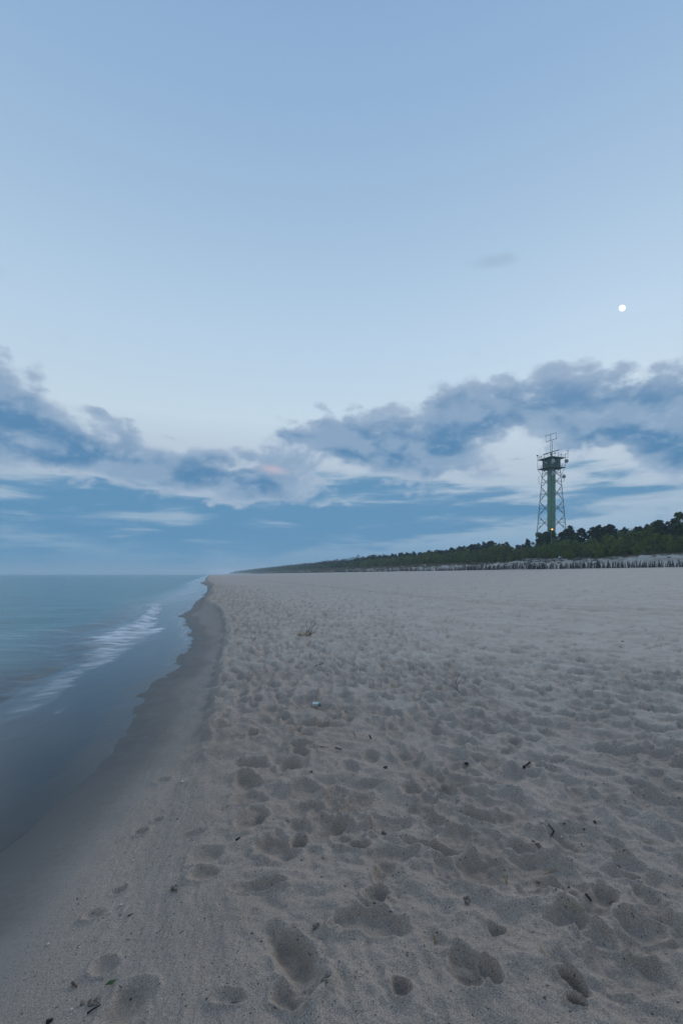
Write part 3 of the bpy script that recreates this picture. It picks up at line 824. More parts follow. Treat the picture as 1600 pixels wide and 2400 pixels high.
def wood():
    # the pine wood: three uneven rows
    n = 0
    for row, (s0, dt) in enumerate([(113, 2.7), (119, 3.1), (127, 3.6)]):
        t = 78.0 + row * 1.4
        while t < 360 and n < 280:
            s = s0 + rv.uniform(-2.2, 2.2); tt = t + rv.uniform(-1.1, 1.1)
            t += dt * (1 + (max(0, t - 200) / 260))
            if (s - TOWER_S) ** 2 + (tt - TOWER_T) ** 2 < 8.2 ** 2: continue
            top = skyline_top(tt) + rv.uniform(-1.0, .55) - (2 - row) * .4
            if row == 0: top -= 1.2
            x, y = shore_point(s, tt)
            r_name = ('front row', 'middle rows', 'skyline row')[row]
            if tt < 104: c_, w_ = 'dark', 'near the right edge'
            elif tt < 126: c_, w_ = 'dark', 'right of the lattice tower'
            elif tt < 147: c_, w_ = 'dark green', 'in front of the tower'
            elif tt < 173: c_, w_ = 'low dark', 'just left of the tower'
            elif tt < 232: c_, w_ = 'dark', 'humped clump left of the tower'
            else: c_, w_ = 'tiny far dark', 'left of the humped clump'
            lab = f'{c_} pine, {r_name} of the wood, {w_}'; grp = 'pines in the ' + ('front row ', 'middle ', 'rear ')[row] + w_
            plant('pine', s, tt, 1, lab, 'pine tree', grp, rv, top); n += 1
    # broadleaf trees on the right edge and scattered along the front of the wood
    for s, t, top, lab in [(108.0, 82.5, 16.3, 'rounded mid green leafy tree rising above the wood at the right edge'),
                      (110.5, 87.5, 16.9, 'tall rounded leafy tree, second from the right edge, standing above the pines'),
                      (107.0, 91.0, 15.2, 'lower leafy tree in front of the pines near the right edge'),
                      (109.0, 121.0, 14.0, 'bushy mid green tree just right of the tower foot'),
                      (108.0, 129.5, 15.6, 'leafy green tree below the orange lamp'),
                      (110.0, 137.5, 16.4, 'leafy tree left of the orange lamp with a ragged crown'),
                      (108.5, 152.0, 11.6, 'pale green pointed tree in the dip left of the tower'),
                      (107.0, 160.0, 10.9, 'small leafy tree in the dip between tower and humped pine clump')]:
        plant('broad', s, t, 1, lab, 'tree', 'leafy trees at the front of the wood', rv, top)
    for k in range(16):
        t = 178 + k * 11 + rv.uniform(-3, 3)
        plant('broad', 107 + rv.uniform(-1, 2), t, 1, 'small far green leafy tree at the front of the coastal wood left of the tower', 'tree', 'far leafy trees at the front of the wood', rv, dune_z(107, t) + rv.uniform(5.0, 7.0))
    # willow thicket in front
    n = 0
    for row, (s0, dt, h) in enumerate([(99.2, 2.2, .72), (102.0, 2.5, 1.08), (105.0, 2.8, 1.38)]):
        t = 75 + row
        while t < 330 and n < 280:
            s = s0 + rv.uniform(-.9, .9) + .8 * math.sin(t * .11); tt = t + rv.uniform(-.8, .8)
            t += dt * (1 + max(0, t - 170) / 150)
            sz = h * rv.uniform(.78, 1.18) * (1 + .12 * math.sin(t * .21))
            low = ('low {c} willow shrub, front of thicket, {w}', '{c} willow shrub mid thicket, {w}', 'taller {c} willow shrub against the pines, {w}')[row]
            if tt < 92: c_, w_ = 'yellowish green', 'near the right edge'
            elif tt < 118: c_, w_ = 'yellowish green', 'right of the tower'
            elif tt < 140: c_, w_ = 'green', 'below the lattice tower'
            elif tt < 172: c_, w_ = 'green', 'just left of the tower'
            elif tt < 225: c_, w_ = 'dull green', 'below the humped pine clump'
            else: c_, w_ = 'tiny far green', 'well left of the humped pine clump'
            lab = low.format(c=c_, w=w_); grp = ('front', 'middle', 'back')[row] + ' willow shrubs ' + w_
            plant('willow', s, tt, sz, lab, 'shrub', grp, rv); n += 1
wood()
def tell_apart():
    """give the nearer plants of each row their place in it"""
    words = 'first second third fourth fifth sixth seventh eighth ninth tenth eleventh twelfth thirteenth fourteenth fifteenth sixteenth seventeenth eighteenth'.split()
    by = {}
    for e, kind, s, t, size in PLANTS:
        if t < 225 and kind != 'broad': by.setdefault(e['label'], []).append(e)
    for lab, es in by.items():
        inside = [e for e in es if to_px(e.location)[0] < 1640]
        inside.sort(key=lambda e: -to_px(e.location)[0])
        if len(inside) < 2: continue
        for k, e in enumerate(inside[:18]): e['label'] = f'{lab}, {words[k]} from right'
tell_apart()
def far_wood():
    """the wood further along the coast reads as one mass"""
    for name, mat, rows, hh, seed, cols in (('distant_pine_wood', NEEDLE, (114, 120, 127, 135), 9.0, 400, 70), ('distant_shrub_belt', BROAD, (101, 104, 108), 4.6, 401, 50)):
        rng = np.random.default_rng(seed); P = []
        t = 315.0
        while t < 2560:
            for s in rows:
                ss, tt = s + rng.uniform(-2, 2), t + rng.uniform(-3, 3)
                x, y = shore_point(ss, tt); z = dune_z(ss, tt)
                fade = 1 - .75 * float(sst(np.array(tt), 2200, 2560))
                h = hh * rng.uniform(.8, 1.12) * fade
                n = cols; v = rng.normal(size=(n, 3)); v /= np.linalg.norm(v, axis=1)[:, None]
                p = v * (rng.random(n) ** .4)[:, None] * np.array([3.0, 3.0, h * .42]) + np.array([x, y, z + h * .56])
                a = rng.normal(size=(n, 3)); b = np.cross(a, rng.normal(size=(n, 3)))
                a /= np.linalg.norm(a, axis=1)[:, None]; b /= np.linalg.norm(b, axis=1)[:, None]
                sz = rng.uniform(.35, .8, n)[:, None] * (1 + max(0, t - 600) / 1500)
                P.append(np.stack([p - a * sz, p + b * sz * .7, p + a * sz, p - b * sz * .7], 1).reshape(-1, 3))
            t += 4.4 * (1 + max(0, t - 300) / 900)
        V = np.concatenate(P); F = np.arange(len(V)).reshape(-1, 4)
        tag(obj(name, mesh_np(name, V, F, mat)), kind='stuff')
far_wood()

# ------------------------------------------------------------------ dune grass and bare shrubs
def grass():
    rng = np.random.default_rng(77); P = []
    def blades(ss, tt, n, h, spread):
        x, y = shore_point(ss, tt); z = dune_z(ss, tt)
        a = rng.uniform(0, 2 * PI, n); r = spread * np.sqrt(rng.random(n))
        bx, by = x + np.cos(a) * r, y + np.sin(a) * r
        H = h * rng.uniform(.5, 1.1, n); lx_, ly_ = rng.normal(0, .45, n) * H, rng.normal(0, .45, n) * H
        w = .014 + .010 * rng.random(n) + .00009 * max(0, tt - 60)
        p0 = np.stack([bx - w, by, np.full(n, z - .03)], 1); p1 = np.stack([bx + w, by, np.full(n, z - .03)], 1)
        p2 = np.stack([bx + lx_, by + ly_, z + H], 1)
        P.append(np.stack([p0, p1, p2], 1).reshape(-1, 3))
    for i in range(2600):
        t = rng.uniform(55, 420); dens = .45 + .6 * sst(t, 115, 185)
        if rng.random() > dens: continue
        s = rng.choice([rng.uniform(90, 98.5), rng.uniform(86, 96)], p=[.7, .3])
        blades(s, t, int(rng.integers(20, 42)), rng.uniform(.35, .75), rng.uniform(.2, .7))
    for i in range(1500):
        t = 420 + 1500 * rng.random() ** 1.5; blades(rng.uniform(88, 99), t, 14, .9, 1.6)
    V = np.concatenate(P); F = np.arange(len(V)).reshape(-1, 3)
    m = leafy('dry_grass', [(.13, .112, .066), (.17, .145, .088)], .3)
    tag(obj('dune_grass', mesh_np('dune_grass', V, F, m)), kind='stuff')
grass()
def bare_shrubs():
    spots = [(93.5, 81.5, 1.5, 'round purplish bare shrub on the sand bank nearest the right edge'), (94.2, 88.5, 1.35, 'round purplish bare shrub on the sand bank, second from the right edge'),
             (91.5, 99.5, .95, 'low grey bare shrub on the white sand bank above the fence'), (92.0, 103.5, 1.0, 'low spreading bare shrub left of its twin on the white sand bank'),
             (92.0, 119.0, .8, 'small bare shrub on the open white sand below the thicket'), (95.0, 128.0, 1.35, 'rounded bare shrub at the thicket edge right below the tower'),
             (95.6, 137.0, 1.0, 'small brown bare shrub at the thicket edge, close below the tower'), (94.2, 157.0, 1.5, 'brown bare shrub in dry grass left of the tower'),
             (93.0, 190.0, 1.3, 'dark bare shrub on the sand left of the tower'), (94.5, 203.0, 1.3, 'dark bare shrub among dry grass far left of the tower')]
    for i, (s, t, sz, lab) in enumerate(spots):
        x, y = shore_point(s, t)
        o = obj('bare_shrub', BARES[i % 3]); o.location = (x, y, dune_z(s, t)); o.scale = (sz,) * 3; o.rotation_euler = (0, 0, i)
        tag(o, lab, 'bare shrub', 'bare shrubs on the sand bank')
bare_shrubs()

# ------------------------------------------------------------------ brushwood fence
def fence():
    root = empty('brushwood_fence', (*shore_point(83, 60), 2.7))
    tag(root, 'long low fence of dark upright brushwood at the foot of the sand bank', 'fence')
    mat = paint('brushwood', (.062, .048, .047), .9, .4, 4.0)
    protos = []
    for k in range(6):
        rng = random.Random(50 + k); mb = MB()
        for j in range(rng.randint(4, 6)):
            x0, y0 = rng.uniform(-.11, .11), rng.uniform(-.05, .05); h = rng.uniform(.75, 1.3)
            p = [Vector((x0, y0, -.15))]
            for q in (.35, .7, 1.0): p.append(Vector((x0 + rng.uniform(-.07, .07) * q, y0 + rng.uniform(-.05, .05), h * q)))
            mb.tube(p, [.034, .030, .024, .010], 4)
            for _ in range(2):
                b = p[rng.randint(1, 2)]; mb.tube([b, b + Vector((rng.uniform(-.16, .16), rng.uniform(-.1, .1), rng.uniform(.15, .4)))], [.020, .008], 3)
        protos.append(mb.mesh('brushwood_stake', mat))
    inv = root.matrix_world.inverted(); base = Vector(root.location)
    rng = random.Random(60); t = 57.0; k = 0; extra_v, extra_f = [], []
    while t < 1000:
        s = 83.3 + .35 * math.sin(t * .07) + .2 * math.sin(t * .23) + rng.uniform(-.08, .08)
        x, y = shore_point(s, t); z = float(dune_height(np.array(s), np.array(t))) * .5 + .5 * 2.75
        if rng.random() > .06 + .20 * (math.sin(t * 1.7) * math.sin(t * .63) > .35):
            me = rng.choice(protos); sc = rng.uniform(.85, 1.5) * (1 + .18 * math.sin(t * .13) ** 2); rz = rng.uniform(0, 6.28)
            if k < 290 and t < 260:
                o = obj('brushwood_stake', me, root); o.location = Vector((x, y, z)) - base; o.rotation_euler = (rng.uniform(-.14, .14), rng.uniform(-.16, .16), rz); o.scale = (sc * 1.1, sc * 1.1, sc); k += 1
            else:
                w = .13 + .0003 * t; h = rng.uniform(1.1, 1.75); b = len(extra_v); c_, s_ = math.cos(rz) * w, math.sin(rz) * w
                dx, dy = x - base.x, y - base.y; dz = z - base.z
                extra_v += [(dx - c_, dy - s_, dz - .1), (dx + c_, dy + s_, dz - .1), (dx + c_ * .5, dy + s_ * .5, dz + h), (dx - s_, dy + c_, dz - .1), (dx + s_ * .6, dy - c_ * .6, dz + h * .9)]
                extra_f += [(b, b + 1, b + 2), (b + 3, b + 1, b + 4), (b, b + 3, b + 2)]
        t += rng.uniform(.17, .36) if t < 160 else rng.uniform(.35, .65)
    o = obj('distant_brushwood', mesh_np('distant_brushwood', np.array(extra_v), np.array(extra_f), mat), root)
    o['kind'] = 'stuff'
fence()

# ------------------------------------------------------------------ observation tower
def tower():
    GREEN = paint('tower_green', (.155, .310, .205), .55, .18, .6)
    DARKG = paint('cabin_green', (.034, .072, .056), .5, .2, .8)
    STEEL = paint('steel_green', (.075, .125, .115), .5, .2, .8)
    GALV = paint('galvanised_steel', (.16, .21, .21), .5, .2, .8)
    DISH = paint('dish_white', (.45, .47, .52), .5, .12, 1.0)
    DISHD = paint('dish_grey', (.19, .23, .24), .6, .15, 1.0)
    BOXW = paint('white_cabinet', (.55, .60, .60), .5, .1, 2.0)
    BLACK = paint('black_fitting', (.012, .014, .016), .6, .2, 3.0)
    x0, y0 = shore_point(TOWER_S, TOWER_T); zg = dune_z(TOWER_S, TOWER_T)
    aim = math.atan2(x0, y0)
    root = empty('observation_tower', (x0, y0, 0.0), -aim)      # its front leg faces the beach path
    tag(root, 'tall green lattice observation tower with square cabin, dishes and antennas above the pines', 'tower')
    # leg half-diagonal as a function of height
    def hd(z): return 5.95 + (z - zg) * (3.0 - 5.95) / (41.4 - zg)
    dirs = [Vector((0, -1, 0)), Vector((1, 0, 0)), Vector((0, 1, 0)), Vector((-1, 0, 0))]    # front, right, back, left
    def L(i, z): return dirs[i % 4] * hd(z) + Vector((0, 0, z))
    def strut(name, a, b, r, mat=STEEL, n=5):
        mb = MB(); mb.tube([a, b], r, n); return mb.build(name, mat, root)
    for i in range(4): strut('leg', L(i, zg - .5), L(i, 41.4), .13, STEEL, 6)
    lv = [7.3, 12.75, 18.25, 23.75, 29.3, 34.9, 38.3, 41.3]
    for i in range(4):
        for a, b in zip(lv[:-1], lv[1:]):
            m = (a + b) / 2
            strut('brace', L(i, a), L(i + 1, b), .075); strut('brace', L(i + 1, a), L(i, b), .075)
            mid = (L(i, m) + L(i + 1, m)) / 2
            strut('horizontal_brace', L(i, m), L(i + 1, m), .06)
            if b < 36:
                for j, k in ((i, 1), (i + 1, 1)):
                    for z1, z2 in ((a + (b - a) * .25, m), (m, b - (b - a) * .25)):
                        q = z1 if z2 == m else z2
                        leg = L(j, q); other = L(i + 1 if j == i else i, b if q < m else a)
                        tgt = mid + ((L(j, a if q < m else b)) - mid) * .5
                        strut('redundant_brace', leg, tgt, .035, STEEL, 4)
                        strut('redundant_brace', L(j, m), tgt, .035, STEEL, 4)
        # stays from the legs to the shaft under the deck
        strut('deck_bracket', L(i, 38.6) * 1.0, dirs[i] * 4.6 + Vector((0, 0, 41.4)), .07)
    # square shaft, one corner to the front
    Mz = Matrix.Rotation(PI / 4, 3, 'Z')
    mb = MB(); mb.box((0, 0, (zg - .5 + 41.5) / 2), (2.02, 2.02, 42 - zg), Mz); sh = mb.build('shaft', GREEN, root)
    for z in lv[:-1]:
        mb = MB(); mb.box((0, 0, z + 2.72), (2.09, 2.09, .16), Mz); mb.build('shaft_band', GREEN, sh)
    mb = MB(); mb.tube([(0, -1.62, zg), (0, -1.62, 41.4)], .07, 6); mb.build('riser_pipe', GALV, root)
    # deck, cabin, roof
    def slab(name, half, z, th, mat):
        mb = MB(); s = half * math.sqrt(2); mb.box((0, 0, z), (s, s, th), Mz); return mb.build(name, mat, root)
    deck = slab('deck', 4.85, 41.62, .24, STEEL)
    for i in range(4):
        for f in (.25, .5, .75):
            mb = MB(); a = dirs[i].lerp(dirs[(i + 1) % 4], f) * 4.7; mb.tube([a + Vector((0, 0, 41.43)), Vector((a.x * .25, a.y * .25, 41.43))], .07, 4); mb.build('joist', STEEL, deck)
    zb, zt = 41.75, 45.1
    s = 3.12 * math.sqrt(2); mb = MB(); mb.box((0, 0, (zb + zt) / 2), (s, s, zt - zb), Mz); cab = mb.build('cabin', DARKG, root)
    for i in range(4):            # wall panels with raised seams
        a, b = dirs[i] * 3.12, dirs[(i + 1) % 4] * 3.12; nrm = ((a + b) / 2).normalized()
        for k in range(5):
            p = a.lerp(b, (k + .5) / 5) + nrm * .03; ang = math.atan2((b - a).y, (b - a).x)
            mb = MB(); mb.box((p.x, p.y, (zb + zt) / 2 - .1), ((b - a).length / 5 - .06, .06, zt - zb - .5), Matrix.Rotation(ang, 3, 'Z')); mb.build('wall_panel', DARKG, cab)
    roof = slab('roof', 4.85, 45.22, .22, STEEL)
    mb = MB(); s = 4.1 * math.sqrt(2); mb.box((0, 0, 45.02), (s, s, .14), Mz); mb.build('soffit', DARKG, roof)
    # rails and posts
    def rails(z, hgt, half, step):
        for i in range(4):
            a, b = dirs[i] * half, dirs[(i + 1) % 4] * half
            for k in range(step):
                p = a.lerp(b, k / step); strut('rail_post', p + Vector((0, 0, z)), p + Vector((0, 0, z + hgt)), .035, GALV, 4)
            for f in (.38, .7, 1.0): strut('rail', a + Vector((0, 0, z + hgt * f)), b + Vector((0, 0, z + hgt * f)), .022, GALV, 4)
    rails(41.74, 1.25, 4.8, 4); rails(45.33, 1.15, 4.8, 4)
    for i in range(4):
        for f, top in ((0, 47.0 if i else 46.4), (.5, 46.9)):
            p = dirs[i].lerp(dirs[(i + 1) % 4], f) * 4.82; strut('corner_post', p + Vector((0, 0, 41.4)), p + Vector((0, 0, top)), .075, GALV, 6)
    # radar bar on its pedestal
    mb = MB(); mb.lathe([(.30, 45.33), (.24, 46.0), (.34, 46.05), (.34, 46.55), (.12, 46.7), (.10, 46.95)], Matrix.Translation((-.1, -3.0, 0)), 12); ped = mb.build('radar_pedestal', BLACK, root)
    mb = MB(); mb.box((-.1, -3.0, 47.1), (7.4, .22, .30), Matrix.Rotation(math.radians(-42), 3, 'Z')); mb.build('radar_bar', GALV, ped)
    # mast with two cross arms
    strut('mast', (-.25, 0, 45.3), (-.25, 0, 54.6), .10, STEEL, 6); strut('mast', (.35, .3, 45.3), (.35, .3, 52.2), .09, STEEL, 6)
    for z in np.arange(46.2, 52, .62): strut('mast_rung', (-.25, 0, z), (.35, .3, z + .1), .03, STEEL, 4)
    for z, half, ox in ((54.5, 1.9, 0.0), (52.25, 1.8, .15)):
        mb = MB(); mb.tube([(-.25 + ox - half, .9, z - .12), (-.25 + ox + half, -.9, z + .22)], .075, 5); arm = mb.build('cross_arm', STEEL, root)
        for f in (.02, .28, .5, .70, .98):
            p = Vector((-.25 + ox - half, .9, z - .12)).lerp(Vector((-.25 + ox + half, -.9, z + .22)), f)
            mb = MB(); mb.box(p + Vector((0, 0, .10)), (.22, .18, .26)); mb.build('clamp', BLACK, arm)
    for (xa, xb) in ((-2.05, -1.75), (1.6, 1.8)):
        strut('antenna_wire', (xa, .6 if xa < 0 else -.7, 54.3), (xb, .6 if xa < 0 else -.7, 52.3), .012, BLACK, 3)
        for f in (.2, .5, .75):
            p = Vector((xa, .6 if xa < 0 else -.7, 54.3)).lerp(Vector((xb, .6 if xa < 0 else -.7, 52.3)), f)
            mb = MB(); mb.lathe([(.05, -.13), (.12, -.05), (.12, .05), (.05, .13)], Matrix.Translation(p), 6); mb.build('insulator', BLACK, root)
    strut('antenna_wire', (1.85, -.7, 54.6), (-.1, 0, 52.4), .012, BLACK, 3)
    # parabolic dishes: a drum with a cone behind
    def dish(p, face, r, mat, cone):
        f = Vector(face).normalized(); M = Matrix.Translation(p) @ f.to_track_quat('Z', 'Y').to_matrix().to_4x4(); mb = MB()
        if cone: mb.lathe([(.10, -.95 * r), (.22 * r, -.82 * r), (.95 * r, -.12 * r), (r, 0), (r, .12 * r), (.9 * r, .16 * r)], M, 18)
        else: mb.lathe([(.25 * r, -.5 * r), (.9 * r, -.28 * r), (r, -.2 * r), (r, .25 * r), (.93 * r, .32 * r), (.4 * r, .42 * r), (.05, .45 * r)], M, 18)
        d = mb.build('dish', mat, root, True)
        mb = MB(); a = Vector(p) - f * r * .8; mb.box(a, (.34, .34, .42)); mb.build('dish_mount', GALV, d)
        return d
    dish((.45, -4.6, 43.3), (-1, -.32, 0), .98, DISH, True)
    dish((5.15, -.5, 43.85), (.35, -1, 0), .72, DISHD, False)
    dish((.45, -4.1, 38.9), (-1, -.32, 0), .98, DISH, True)
    dish((4.25, -.5, 38.1), (.35, -1, 0), .68, DISHD, False)
    mb = MB(); mb.box((-1.95, -1.75, 43.45), (.95, .5, .8), Matrix.Rotation(-PI / 4, 3, 'Z')); cabn = mb.build('white_cabinet', BOXW, root)
    mb = MB(); mb.box((-2.2, -2.05, 43.4), (.4, .3, .45), Matrix.Rotation(-PI / 4, 3, 'Z')); mb.build('camera_lens', BLACK, cabn)
    # outrigger frames with their dipoles, left and right below the deck
    for sx, zz in ((-1, 37.4), (1, 37.8)):
        xi = sx * (hd(zz) - .05); xo = sx * (hd(zz) + 1.05)
        for z in (zz - 1.35, zz + 1.35): strut('outrigger', (xi, 0, z), (xo, 0, z), .06, STEEL)
        strut('dipole', (xo, 0, zz - 1.4), (xo, 0, zz + 1.4), .07, GALV)
    # cross antenna on the right corner, camera on the left one, whips
    strut('antenna_bracket', (4.82, 0, 46.6), (5.7, 0, 46.7), .06, STEEL); strut('antenna_bracket', (4.82, 0, 45.25), (5.7, 0, 45.3), .05, STEEL)
    strut('cross_antenna', (5.65, 0, 45.2), (5.65, 0, 48.3), .06, STEEL); strut('antenna_rod', (5.15, -.3, 47.6), (6.15, .3, 47.6), .045, STEEL); strut('antenna_rod', (5.5, .4, 47.6), (5.8, -.4, 47.6), .045, STEEL)
    mb = MB(); mb.box((-4.85, -.1, 47.05), (.75, .35, .26)); mb.box((-4.95, -.1, 46.85), (.3, .3, .3)); mb.build('surveillance_camera', BLACK, root)
    strut('whip_antenna', (-3.85, .8, 46.3), (-3.85, .8, 50.2), .022, GALV, 4); strut('whip_antenna', (3.3, 1.2, 46.3), (3.3, 1.2, 49.4), .022, GALV, 4)
    for (x, y, z) in ((-4.3, -.5, 46.35), (-3.5, -1.3, 46.35), (-1.6, -3.2, 46.5), (1.35, -3.3, 46.7), (1.0, -3.7, 46.4), (3.3, -1.4, 46.35)):
        mb = MB(); mb.lathe([(.06, 0), (.16, .05), (.18, .28), (.08, .36)], Matrix.Translation((x, y, z - .2)), 8); mb.build('floodlight', BLACK, root)
    # lit lamp pole standing in front of the tower
    lx_, ly_ = shore_point(108.0, 131.0); lz = dune_z(108, 131)
    px = (1291 - CU) / FPX; Y = 146.0; lx_, ly_ = px * Y, Y; ztop = EYE + (HV - 1241.5) / FPX * Y
    ss = (lx_ + .3) * CW + ly_ * SW; tt = -(lx_ + .3) * SW + ly_ * CW; lz = dune_z(ss, tt)
    lp = empty('lamp_post', (lx_, ly_, lz)); tag(lp, 'lamp post in front of the tower with its small lamp glowing orange', 'lamp')
    mb = MB(); mb.tube([(0, 0, -.2), (0, 0, ztop - lz + .25)], [.09, .06], 6); mb.tube([(0, 0, ztop - lz + .25), (0, -.5, ztop - lz + .32)], .05, 5); mb.build('pole', GALV, lp)
    m, g, b, out = new_mat('lamp_glow'); b.inputs['Base Color'].default_value = (.9, .4, .1, 1)
    b.inputs['Emission Color'].default_value = (1.0, .30, .05, 1); b.inputs['Emission Strength'].default_value = 5.0
    mb = MB(); mb.lathe([(.05, .22), (.17, .15), (.20, 0), (.14, -.12), (.05, -.16)], Matrix.Translation((0, -.6, ztop - lz)), 12); mb.build('lamp_head', m, lp, True)
    return lx_, ly_
LAMP_XY = tower()

# ------------------------------------------------------------------ moon
def moon():
    D = 30000.0; r = D * 7.4 / FPX * .76
    mb = MB(); n = 20; mb.lathe([(r * math.sin(PI * i / n) + 1e-3, -r * math.cos(PI * i / n)) for i in range(n + 1)], None, 28)
    m, g, b, out = new_mat('moon'); pos = g.node('ShaderNodeTexCoord').outputs['Object']
    e = g.node('ShaderNodeEmission'); e.inputs['Strength'].default_value = 1.6
    g.put(e.inputs['Color'], g.mix(g.smooth(g.noise(pos, .012, 4.0, .6), .4, .7), (1, .98, .95, 1), (.86, .84, .82, 1)))
    g.L.new(e.outputs[0], out.inputs['Surface'])
    o = mb.build('moon', m, None, True); o.location = to_moon * D + Vector((0, 0, EYE)); ax = Vector((math.cos(MOON_AZ) * .72, -math.sin(MOON_AZ) * .72, .69)).normalized(); o.rotation_euler = ax.to_track_quat('X', 'Z').to_euler(); o.scale = (.84, 1, 1)
    tag(o, 'small bright white moon in the clear sky above the clouds on the right', 'moon')
moon()

# ------------------------------------------------------------------ things lying on the sand
def litter():
    REED = paint('dry_straw', (.34, .25, .12), .8, .25, 20.0)
    WOOD = paint('dark_driftwood', (.020, .016, .015), .85, .4, 30.0)
    BRN = paint('brown_twig', (.085, .050, .036), .8, .3, 30.0)
    RED = paint('red_brown_stem', (.120, .052, .046), .7, .3, 15.0)
    SHELL = paint('shell_white', (.50, .48, .45), .5, .12, 60.0)
    STONE = paint('dark_stone', (.030, .024, .024), .8, .4, 60.0)
    CARD = paint('carton_white', (.66, .72, .70), .6, .10, 60.0)
    CARDG = paint('carton_green', (.10, .26, .19), .6, .2, 60.0)
    INK = paint('carton_print', (.07, .12, .12), .6, .1, 60.0)
    LEAFG = paint('leaf_green', (.055, .105, .030), .6, .2, 60.0)
    NUT = paint('dry_leaf_brown', (.16, .105, .05), .7, .3, 60.0)
    TEAL = paint('teal_plastic', (.02, .28, .27), .5, .1, 5.0)
    def px_vec(p, du, dv):          # a photo offset at the depth of p
        return Vector((du / FPX * p.y, 0, -dv / FPX * p.y))
    # crushed carton
    p = on_beach(739, 1657); w = .058
    e = empty('carton', p + Vector((0, 0, .004)), .12); tag(e, 'small crushed white carton with dark print and a green end lying on the trampled sand', 'carton')
    mb = MB(); tilt = Matrix.Rotation(math.radians(-52), 3, 'X')
    def T(x, y, z): return tilt @ Vector((x, y, z)) + Vector((0, 0, .024))
    f = [T(-.031, -.026, .011), T(.030, -.028, .013), T(.031, .027, .010), T(-.028, .029, .014)]; bk = [T(-.030, -.025, -.012), T(.031, -.026, -.010), T(.030, .028, -.012), T(-.030, .027, -.011)]
    mb.poly(bk + f, [(0, 3, 2, 1), (4, 5, 6, 7), (0, 1, 5, 4), (1, 2, 6, 5), (2, 3, 7, 6), (3, 0, 4, 7)]); mb.build('body', CARD, e)
    mb = MB(); a = [T(.033, -.016, -.010), T(.060, -.004, -.008), T(.060, .022, -.008), T(.033, .026, -.010)]; b2 = [v + tilt @ Vector((0, 0, .018)) for v in a]
    mb.poly(a + b2, [(0, 3, 2, 1), (4, 5, 6, 7), (0, 1, 5, 4), (1, 2, 6, 5), (2, 3, 7, 6), (3, 0, 4, 7)]); mb.build('end_flap', CARDG, e)
    mb = MB()
    mb.poly([T(-.024, .012, .0165), T(-.004, .012, .0165), T(-.004, .018, .0165), T(-.024, .018, .0165)], [(0, 1, 2, 3)])
    for x0, z0, x1, z1 in ((-.022, -.018, -.012, -.012), (-.012, -.010, .010, -.008), (.008, -.012, .018, -.018)):
        mb.poly([T(x0, z0, .0165), T(x1, z1, .0165), T(x1, z1 + .005, .0165), T(x0, z0 + .005, .0165)], [(0, 1, 2, 3)])
    mb.build('print', INK, e)
    # two dry sprigs standing in the sand
    def sprig(u, v, name, label, strokes, thick, grass_=False):
        p = on_beach(u, v); e = empty(name, p); tag(e, label, 'dry plant', 'dry plants stuck in the sand'); rr = random.Random(u)
        for st in strokes:
            pts = []; k = len(st)
            for i, (a, b) in enumerate(st):
                q = px_vec(p, a - u, b - v); q.y = rr.uniform(-.02, .02) + .15 * abs(q.x) * rr.uniform(-1, 1); q.z = max(q.z, -.03); pts.append(q)
            mb = MB(); mb.tube(pts, [thick * (1 - .75 * i / (k - 1)) for i in range(k)], 5); mb.build('stem', RED, e)
        if grass_:
            mb = MB()
            for i in range(40):
                a = rr.uniform(-.24, .02); h = rr.uniform(.03, .12); mb.tube([(a, rr.uniform(-.06, .06), -.01), (a + rr.uniform(-.08, .08), rr.uniform(-.05, .05), h)], [.006, .002], 3)
            o = mb.build('dry_blades', REED, e); o['label'] = 'yellowish dry blades at the foot'
    sprig(1077, 1625, 'dry_sprig', 'sparse forked red brown sprig leaning left on the smooth sand',
          [[(1077, 1625), (1070, 1614), (1066, 1611), (1057, 1607), (1046, 1603), (1035, 1595), (1028, 1586), (1026, 1580), (1028, 1576)],
           [(1066, 1611), (1066, 1606), (1069, 1594), (1074, 1584), (1080, 1576), (1084, 1572)], [(1070, 1614), (1071, 1605), (1075, 1598), (1080, 1595), (1081, 1591)],
           [(1064, 1608), (1058, 1602), (1056, 1596)], [(1072, 1618), (1062, 1612), (1054, 1604)]], .0042)
    sprig(722, 1490, 'dry_bush', 'small dry red brown bush leaning right with yellowish grass at its foot',
          [[(718, 1493), (720, 1482), (727, 1473), (735, 1468), (742, 1459), (747, 1452)], [(720, 1484), (719, 1470), (717, 1460)], [(735, 1468), (738, 1458), (739, 1450), (741, 1446)],
           [(725, 1489), (730, 1480), (737, 1476), (744, 1473)], [(726, 1488), (733, 1483), (741, 1478), (748, 1470)], [(724, 1489), (728, 1479), (734, 1470), (740, 1461)],
           [(721, 1480), (726, 1472), (731, 1466)], [(726, 1487), (729, 1475), (733, 1470)], [(727, 1486), (736, 1484), (742, 1480)], [(722, 1487), (725, 1476), (724, 1468)]], .0060, True)
    # sticks: each one its own thing
    def stick(strokes, r, mat, label, name='stick', cat='stick', grp='sticks on the sand', lift=.006):
        mb = MB(); base = on_beach(*strokes[0][0])
        for st in strokes:
            pts = []
            for (u, v, *hh) in st:
                q = on_beach(u, v); q.z += lift + (hh[0] if hh else 0); pts.append(q - base)
            mb.tube(pts, [r * (1 - .45 * i / max(1, len(pts) - 1)) for i in range(len(pts))], 5)
        o = mb.build(name, mat); o.location = base; tag(o, label, cat, grp)
    stick([[(1278, 1926), (1287, 1938), (1297, 1950)], [(1297, 1950), (1293, 1958), (1288, 1963)]], .004, WOOD, 'bent black stick with a fork, lying among white shells on the right')
    stick([[(1372, 2099), (1379, 2107), (1385, 2116)]], .006, WOOD, 'short straight black stick in the shallow hollow, lower right')
    stick([[(1227, 1803), (1233, 1798), (1242, 1791)]], .012, WOOD, 'stubby black splinter tilted up beside the smooth wide hollow', lift=.015)
